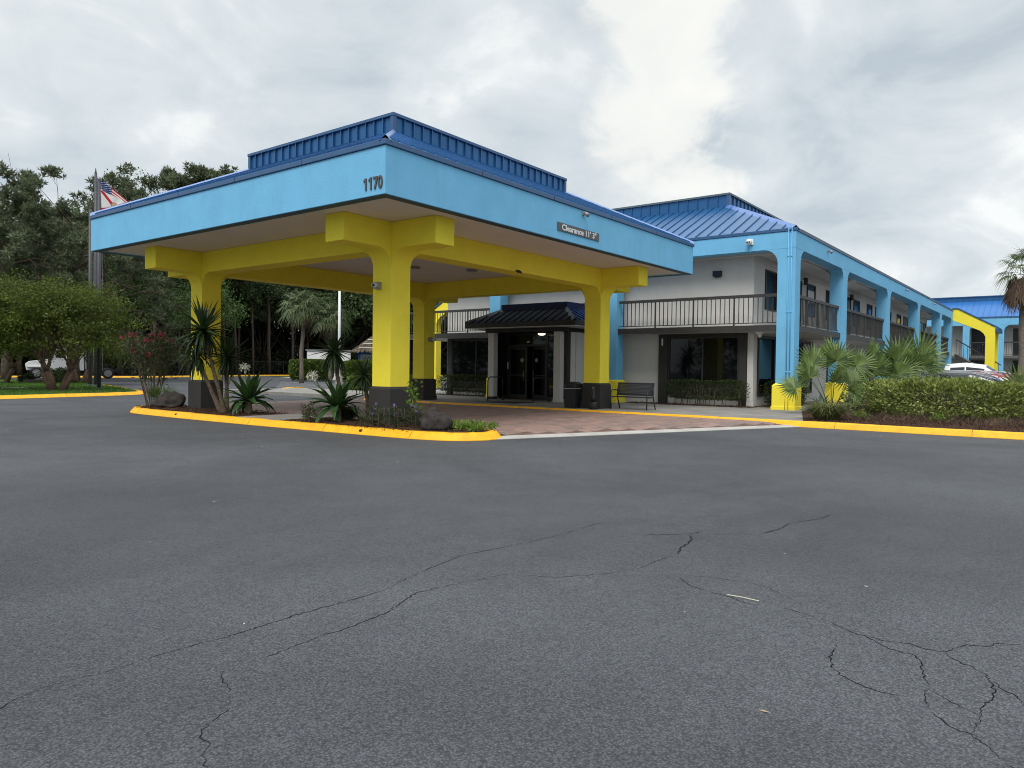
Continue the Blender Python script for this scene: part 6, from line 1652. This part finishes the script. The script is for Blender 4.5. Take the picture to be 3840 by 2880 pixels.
mb = MB(); mb.box(-2.1, -1.85, -.1, .1, 0, 2.75); mb.box(1.95, 2.2, -.1, .1, 0, 2.75); mb.box(-2.1, 2.2, -.12, .14, 2.751, 3.25); part('blue_frame', mb, mat('hut_blue', (.02, .12, .50), .6), hut, world=False)
mb = MB(); mb.box(-1.84, -1.7, .1, .28, 0, 2.72); mb.box(1.7, 1.94, .1, .28, 0, 2.72); mb.box(-1.7, 1.7, .1, .28, 2.5, 2.72); part('white_frame', mb, WHITE, hut, world=False)
mb = MB(); mb.box(.2, 1.3, .26, .299, 1.6, 2.3); part('window', mb, GLASS, hut, world=False)
TH = mat('thatch', (.20, .155, .105), .95, .4, 6, 1, 20, island=(.11, .085, .06)); lv = LV(); n = 5000
a = rng.uniform(0, 6.28, n); f = rng.random(n) ** .6; sq = 1 / np.maximum(np.abs(np.cos(a)), np.abs(np.sin(a))); rx = f * np.minimum(sq, 1.25) * 2.6
P = np.stack([np.cos(a) * rx, np.sin(a) * rx + 1.4, 5.1 - f * 1.95], 1); D = np.stack([np.cos(a), np.sin(a), -.75 + 0 * a], 1) + unit(n) * .2; lv.diamonds(P, D, unit(n) * V3(1, 1, .3), .55, .10); leaves('thatch', lv, TH, hut, world=False)
mb = MB(); mb.add([(-2.3, -.9, 3.2), (2.4, -.9, 3.2), (2.4, 3.7, 3.2), (-2.3, 3.7, 3.2), (0, 1.4, 5.05)], [(0, 1, 4), (1, 2, 4), (2, 3, 4), (3, 0, 4)]); part('roof', mb, mat('thatch_base', (.12, .09, .06), .95), hut, world=False)
mb = MB(); 
for k_ in range(3): mb.box(-2.0 + k_ * .45, 1.9 - k_ * .5, -.95 + k_ * .45, -.9 + k_ * .45, 3.4 + k_ * .42, 3.46 + k_ * .42)
part('batten', mb, WHITE, hut, world=False)

# ================================================================== VEHICLES
TYRE = mat('tyre_rubber', (.012, .012, .013), .8)
RIMM = mat('wheel_rim', (.35, .35, .36), .35, metal=.6)
CGL = mat('car_glass', (.012, .016, .018), .05, spec=.7)
def wheel(parent, x, y, r=.34, wd=.22, name='wheel'):
    s_ = 1 if y > 0 else -1
    mb = MB(); prof = [(-wd / 2, r * .66), (-wd / 2, r * .93), (-wd * .35, r), (wd * .35, r), (wd / 2, r * .93), (wd / 2, r * .66)]
    n = 20; vs = [(x + q * math.cos(2 * math.pi * k / n), y + d_, r + q * math.sin(2 * math.pi * k / n)) for d_, q in prof for k in range(n)]
    fs = [(i * n + k, i * n + (k + 1) % n, (i + 1) * n + (k + 1) % n, (i + 1) * n + k) for i in range(5) for k in range(n)]; mb.add(vs, fs); w_ = part(name, mb, TYRE, parent, world=False, smooth=True)
    mb = MB(); mb.tube([(x, y - wd * .4, r), (x, y + wd * .4, r)], r * .66, 18)
    for k in range(5):
        a_ = k * 1.2566; c_, s2_ = math.cos(a_), math.sin(a_); mb.tube([(x, y + s_ * wd * .44, r), (x + c_ * r * .6, y + s_ * wd * .42, r + s2_ * r * .6)], .035, 5)
    part('rim', mb, RIMM, w_, world=False)
def vehicle(name, loc, rz, label, cat, st, paint, windows, wheels, lights, group='cars parked beyond the hedge', extras=None):
    """st: stations (x, zb, zs, hw, zr, hr) rear to front; windows: list of (i0, f0, i1, f1) over stations"""
    t = thing(name, loc, label, cat, group, rz=rz)
    def ringp(s_):
        x, zb, zs, hw, zr, hr = s_; zc = zr - .05 if zr - zs > .2 else zr - .01
        h = [(x, -hw * .94, zb), (x, -hw, zb + .22), (x, -hw * 1.0, (zb + zs) / 2 + .1), (x, -hw * .975, zs), (x, -hr, zc), (x, -hr * .8, zr), (x, 0, zr + .02)]
        return h + [(p[0], -p[1], p[2]) for p in h[-2::-1]]
    rings = [ringp(s_) for s_ in st]; n = len(rings[0]); mb = MB(); vs = [p for r_ in rings for p in r_]
    fs = [(i * n + k, i * n + k + 1, (i + 1) * n + k + 1, (i + 1) * n + k) for i in range(len(st) - 1) for k in range(n - 1)] + [(i * n + n - 1, i * n, (i + 1) * n, (i + 1) * n + n - 1) for i in range(len(st) - 1)]
    fs += [tuple(range(n)), tuple((len(st) - 1) * n + k for k in range(n - 1, -1, -1))]
    mb.add(vs, fs); body = part('body', mb, paint, t, world=False, smooth=True)
    def at(i, f, k): return Vector(rings[i][k]).lerp(Vector(rings[i + 1][k]), f)
    for wnd in windows:
        if wnd[0] == 'side':
            _, i0, f0, i1, f1, g0, g1 = wnd
            for s_ in (0, 1):
                ka, kb = (3, 4) if s_ == 0 else (n - 4, n - 5)
                cs_ = []
                # follow stations between the ends so the pane hugs the body
                seq = [(i0, f0)] + [(i, 0.0) for i in range(i0 + 1, i1 + 1) if not (i == i1 and f1 == 0)] + [(i1, f1)] if i1 > i0 else [(i0, f0), (i0, f1)]
                lo = [at(i, f, ka).lerp(at(i, f, kb), g0 if np.isscalar(g0) else g0[min(j, len(g0) - 1)]) for j, (i, f) in enumerate(seq)]; hi = [at(i, f, ka).lerp(at(i, f, kb), g1 if np.isscalar(g1) else g1[min(j, len(g1) - 1)]) for j, (i, f) in enumerate(seq)]
                o_ = Vector((0, -.012 if s_ == 0 else .012, .004)); m2 = MB()
                for j in range(len(seq) - 1): m2.quad(lo[j] + o_, lo[j + 1] + o_, hi[j + 1] + o_, hi[j] + o_)
                part('window', m2, CGL, t, world=False, smooth=True)
        else:
            _, i, f0, f1, sgn = wnd; m2 = MB(); o_ = Vector((.012 * sgn, 0, .012)); ks = list(range(5, n - 5))
            ks = [4] + ks + [n - 5]
            for a_, b_ in zip(ks[:-1], ks[1:]): m2.quad(at(i, f0, a_) + o_, at(i, f0, b_) + o_, at(i, f1, b_) + o_, at(i, f1, a_) + o_)
            part('windscreen' if sgn > 0 else 'rear_window', m2, CGL, t, world=False, smooth=True)
    r_ = .36 if len(wheels) < 4 or wheels[0] is None else wheels[3]
    for x in wheels[:2]:
        for s_ in (-1, 1):
            wheel(t, x, s_ * wheels[2], r_)
            m2 = MB(); m2.tube([(x, s_ * (wheels[2] + .098), r_), (x, s_ * (wheels[2] + .112), r_)], r_ * 1.13, 20); part('wheel_arch', m2, BLACKP, t, world=False)
    for (nm, x0, x1, y0, y1, z0, z1, m_) in lights:
        for s_ in (-1, 1):
            m2 = MB(); m2.box(x0, x1, min(s_ * y0, s_ * y1), max(s_ * y0, s_ * y1), z0, z1); part(nm, m2, m_, t, world=False, bevel=.01)
    if extras: extras(t)
    return t
TAIL = mat('tail_lamp', (.42, .012, .02), .25); HEAD = mat('head_lamp', (.55, .56, .56), .15, spec=.7); CHR = mat('chrome_strip', (.6, .6, .6), .2, metal=.8)
P_GREY = mat('dark_grey_paint', (.035, .036, .042), .25, spec=.6, coat=.6); P_RED = mat('red_paint', (.34, .015, .03), .25, spec=.6, coat=.6); P_WHT = mat('white_car_paint', (.72, .72, .72), .3, spec=.5, coat=.4)
suv = [(-2.35, .45, .75, .70, .80, .62), (-2.28, .36, .92, .86, .98, .74), (-2.0, .3, 1.02, .91, 1.12, .74), (-1.45, .28, 1.02, .92, 1.46, .66), (-.9, .26, 1.01, .93, 1.56, .64), (0, .26, 1.0, .93, 1.58, .64), (.45, .26, .99, .93, 1.50, .64), (1.2, .26, .97, .93, 1.06, .72), (1.9, .28, .90, .91, .96, .72), (2.25, .34, .78, .82, .84, .62), (2.35, .42, .66, .66, .70, .5)]
def rails(t):
    for s_ in (-1, 1):
        m2 = MB(); m2.tube([(-1.5, s_ * .60, 1.50), (-1.2, s_ * .61, 1.60), (.3, s_ * .61, 1.60), (.55, s_ * .60, 1.53)], .018, 6); part('roof_rail', m2, CHR, t, world=False)
        m2 = MB(); m2.tube([(-1.7, s_ * .80, 1.33), (-1.0, s_ * .685, 1.515), (.3, s_ * .68, 1.52), (.75, s_ * .76, 1.33), (1.12, s_ * .86, 1.08)], .014, 6); part('window_trim', m2, CHR, t, world=False)
        m2 = MB(); m2.box(.72, .92, s_ * .95 - .08, s_ * .95 + .08, .98, 1.14); part('mirror', m2, P_GREY, t, world=False, bevel=.03)
side_w = [('side', 2, .55, 3, .55, .18, (.55, .84)), ('side', 3, .65, 4, .95, .10, .88), ('side', 5, .06, 6, .62, .10, (.88, .86, .35))]
vehicle('parked_car', (20.4, -7.0, 0), R(90), 'dark grey estate-style car right behind the glossy hedge', 'car', suv, P_GREY, side_w + [('glass', 6, .10, .90, 1), ('glass', 2, .2, .8, -1)], (-1.45, 1.45, .84, .34), [('tail_lamp', -2.33, -2.2, .5, .82, .86, .98, TAIL), ('headlight', 2.12, 2.28, .5, .82, .70, .82, HEAD)], extras=rails)
def red_x(t):
    m2 = MB(); m2.box(-1.82, -1.45, -.6, .6, 1.50, 1.54); part('spoiler', m2, P_RED, t, world=False, bevel=.01)
    m2 = MB(); m2.box(-2.37, -2.26, -.74, .74, .50, .66); part('bumper_trim', m2, mat('silver_trim', (.4, .4, .41), .35), t, world=False, bevel=.02)
    rails(t)
vehicle('parked_car', (25.3, -7.3, 0), R(90), 'red sporty car with a roof spoiler behind the dark grey one', 'car', suv, P_RED, side_w + [('glass', 6, .10, .90, 1), ('glass', 2, .15, .85, -1)], (-1.45, 1.45, .84, .34), [('tail_lamp', -2.35, -2.05, .46, .87, .90, 1.0, TAIL), ('headlight', 2.12, 2.28, .5, .82, .70, .82, HEAD)], extras=red_x)
trk = [(-2.95, .6, 1.12, .96, 1.14, .9), (-2.9, .5, 1.16, .98, 1.18, .92), (-1.15, .45, 1.16, .98, 1.18, .92), (-1.1, .45, 1.2, .98, 1.55, .78), (-.95, .45, 1.22, .98, 1.93, .70), (-.2, .45, 1.22, .98, 1.99, .68), (.55, .45, 1.22, .98, 1.90, .68), (1.35, .45, 1.20, .97, 1.30, .80), (2.3, .5, 1.12, .96, 1.17, .82), (2.75, .6, .95, .9, 1.0, .7)]
def pk(t):
    for s_ in (-1, 1):
        m2 = MB(); m2.box(.85, 1.05, s_ * 1.08 - .13, s_ * 1.08 + .13, 1.20, 1.42); part('mirror', m2, BLACKP, t, world=False, bevel=.03)
    m2 = MB(); m2.box(-2.8, -1.2, -.8, .8, 1.181, 1.19); part('bed_liner', m2, BLACKP, t, world=False)
vehicle('pickup_truck', (29.9, -7.0, 0), R(-90), 'white crew-cab pickup truck facing right behind the red car', 'pickup', trk, P_WHT, [('side', 4, .25, 5, .0, .10, .80), ('side', 5, .08, 6, .75, .10, (.82, .80, .15)), ('glass', 6, .08, .92, 1), ('glass', 3, .2, .9, -1)], (-1.75, 1.85, .88, .40), [('headlight', 2.6, 2.74, .55, .84, .85, 1.0, HEAD), ('tail_lamp', -2.97, -2.9, .78, .95, .8, 1.1, TAIL)], extras=pk)
vehicle('parked_car', (36.0, -10.6, 0), R(-90), 'white car partly cut by the right edge behind the pickup', 'car', [(a_, b_, c_, d_, e2, f_) for a_, b_, c_, d_, e2, f_ in suv], P_WHT, side_w + [('glass', 6, .10, .90, 1), ('glass', 2, .2, .8, -1)], (-1.45, 1.45, .84, .34), [('headlight', 2.12, 2.28, .5, .82, .70, .82, HEAD), ('tail_lamp', -2.33, -2.2, .5, .82, .86, .98, TAIL)])
# white lorry tractor behind the lawn
fr_, re_ = Vector((16.9, 66.7)), Vector((22.95, 64.3)); hd = math.atan2((fr_ - re_).y, (fr_ - re_).x)
tr = thing('lorry_tractor', (re_.x, re_.y, 0), 'white lorry tractor parked behind the crepe myrtles, black rear wheels showing', 'lorry', rz=hd)
mb = MB(); mb.box(-1.2, 6.2, -.45, .45, .62, .92); mb.box(-1.35, -1.2, -1.1, 1.1, .45, .95); part('chassis', mb, BLACKP, tr, world=False)
mb = MB(); mb.extr([(2.0, -1.1, .75), (4.6, -1.1, .75), (4.6, -1.1, 2.2), (4.2, -1.1, 2.9), (3.2, -1.1, 3.3), (2.0, -1.1, 3.3)], (0, 2.2, 0)); part('cab', mb, P_WHT, tr, world=False, bevel=.05)
mb = MB(); mb.extr([(4.601, -.95, .75), (6.6, -.95, .75), (6.7, -.95, 1.35), (6.4, -.95, 1.6), (4.601, -.95, 1.85)], (0, 1.9, 0)); part('bonnet', mb, P_WHT, tr, world=False, bevel=.06)
for s_ in (-1, 1):
    m2 = MB(); m2.box(3.5, 4.3, s_ * 1.104 - .004, s_ * 1.104 + .004, 1.95, 2.65); part('window', m2, CGL, tr, world=False)
    m2 = MB(); m2.box(5.0, 6.55, s_ * 1.08 - .16, s_ * 1.08 + .12, 1.02, 1.15); part('mudguard', m2, P_WHT, tr, world=False, bevel=.04)
    m2 = MB(); m2.tube([(2.4, s_ * .95, .75), (3.8, s_ * .95, .75)], .32, 14); part('fuel_tank', m2, STEEL, tr, world=False)
    m2 = MB(); m2.tube([(1.85, s_ * 1.0, .9), (1.85, s_ * 1.0, 3.9)], .08, 8); part('exhaust', m2, STEEL, tr, world=False)
m2 = MB(); m2.quad((4.62, -.95, 2.2), (4.62, .95, 2.2), (4.24, .95, 2.86), (4.24, -.95, 2.86)); part('windscreen', m2, CGL, tr, world=False)
for x in (0, 5.8):
    for s_ in (-1, 1): wheel(tr, x, s_ * (1.0 if x == 0 else 1.05), .52, .5 if x == 0 else .3)

# ================================================================== SMALL LITTER
t = thing('paper_straw', (-5.185, -9.115, .006), 'pale thin stick lying on the asphalt at the right', 'stick'); mb = MB(); mb.tube([(0, .105, 0), (.003, 0, .002), (0, -.105, 0)], .0035, 6); part('stick_body', mb, mat('pale_straw', (.55, .52, .40), .7), t, world=False)
def litter_leaf(x, y, a, L_, label, m):
    o = thing('dry_leaf', (x, y, .003), label, 'leaf', 'dry leaves on the asphalt', rz=a); mb = MB(); mb.add([(0, 0, 0), (L_ * .4, L_ * .11, .004), (L_, 0, .002), (L_ * .4, -L_ * .10, .001), (L_ * .45, 0, .006)], [(0, 3, 4), (0, 4, 1), (1, 4, 2), (4, 3, 2)]); part('leaf_blade', mb, m, o, world=False)
DRY = mat('dry_leaf_tan', (.36, .25, .16), .8)
litter_leaf(-6.71, -9.74, R(-88), .055, 'small tan leaf on the asphalt below the stick', DRY)
litter_leaf(-8.52, -9.02, R(-50), .05, 'tiny pale leaf near the bottom edge of the picture', DRY)
litter_leaf(-5.6, -3.4, R(20), .09, 'little tan leaf in the middle of the asphalt', DRY)
lv = LV(); n = 160; P = np.stack([rng.uniform(-8, 9, n), rng.uniform(-10, 16, n), np.full(n, .004)], 1); k = (P[:, 0] < .3) | (P[:, 1] < -6); P = P[k]; n = len(P); lv.diamonds(P, unit(n) * V3(1, 1, .1), unit(n) * V3(1, 1, .1), .03 * rng.uniform(.4, 1.3, n), .014)
tag(leaves('pavement_litter', lv, mat('pale_speck', (.38, .36, .32), .8)), 'pale specks of litter scattered over the asphalt', 'litter', kind='stuff')
for (x, y, lb) in ((.655, 9.13, 'round drain hole in the yellow island kerb, the left one'), (.86, 1.62, 'round drain hole in the yellow island kerb, the right one')):
    t = thing('kerb_drain', (x, y, .075), lb, 'drain', 'drain holes in the island kerb'); mb = MB(); mb.tube([(-.045, 0, -.005), (.03, 0, .005)], .035, 14); part('hole', mb, BLACKP, t, world=False)
    mb = MB(); mb.tube([(-.042, 0, -.004), (.0, 0, .003)], .043, 14); part('pipe_rim', mb, mat('rusty_rim', (.12, .07, .03), .8), t, world=False)
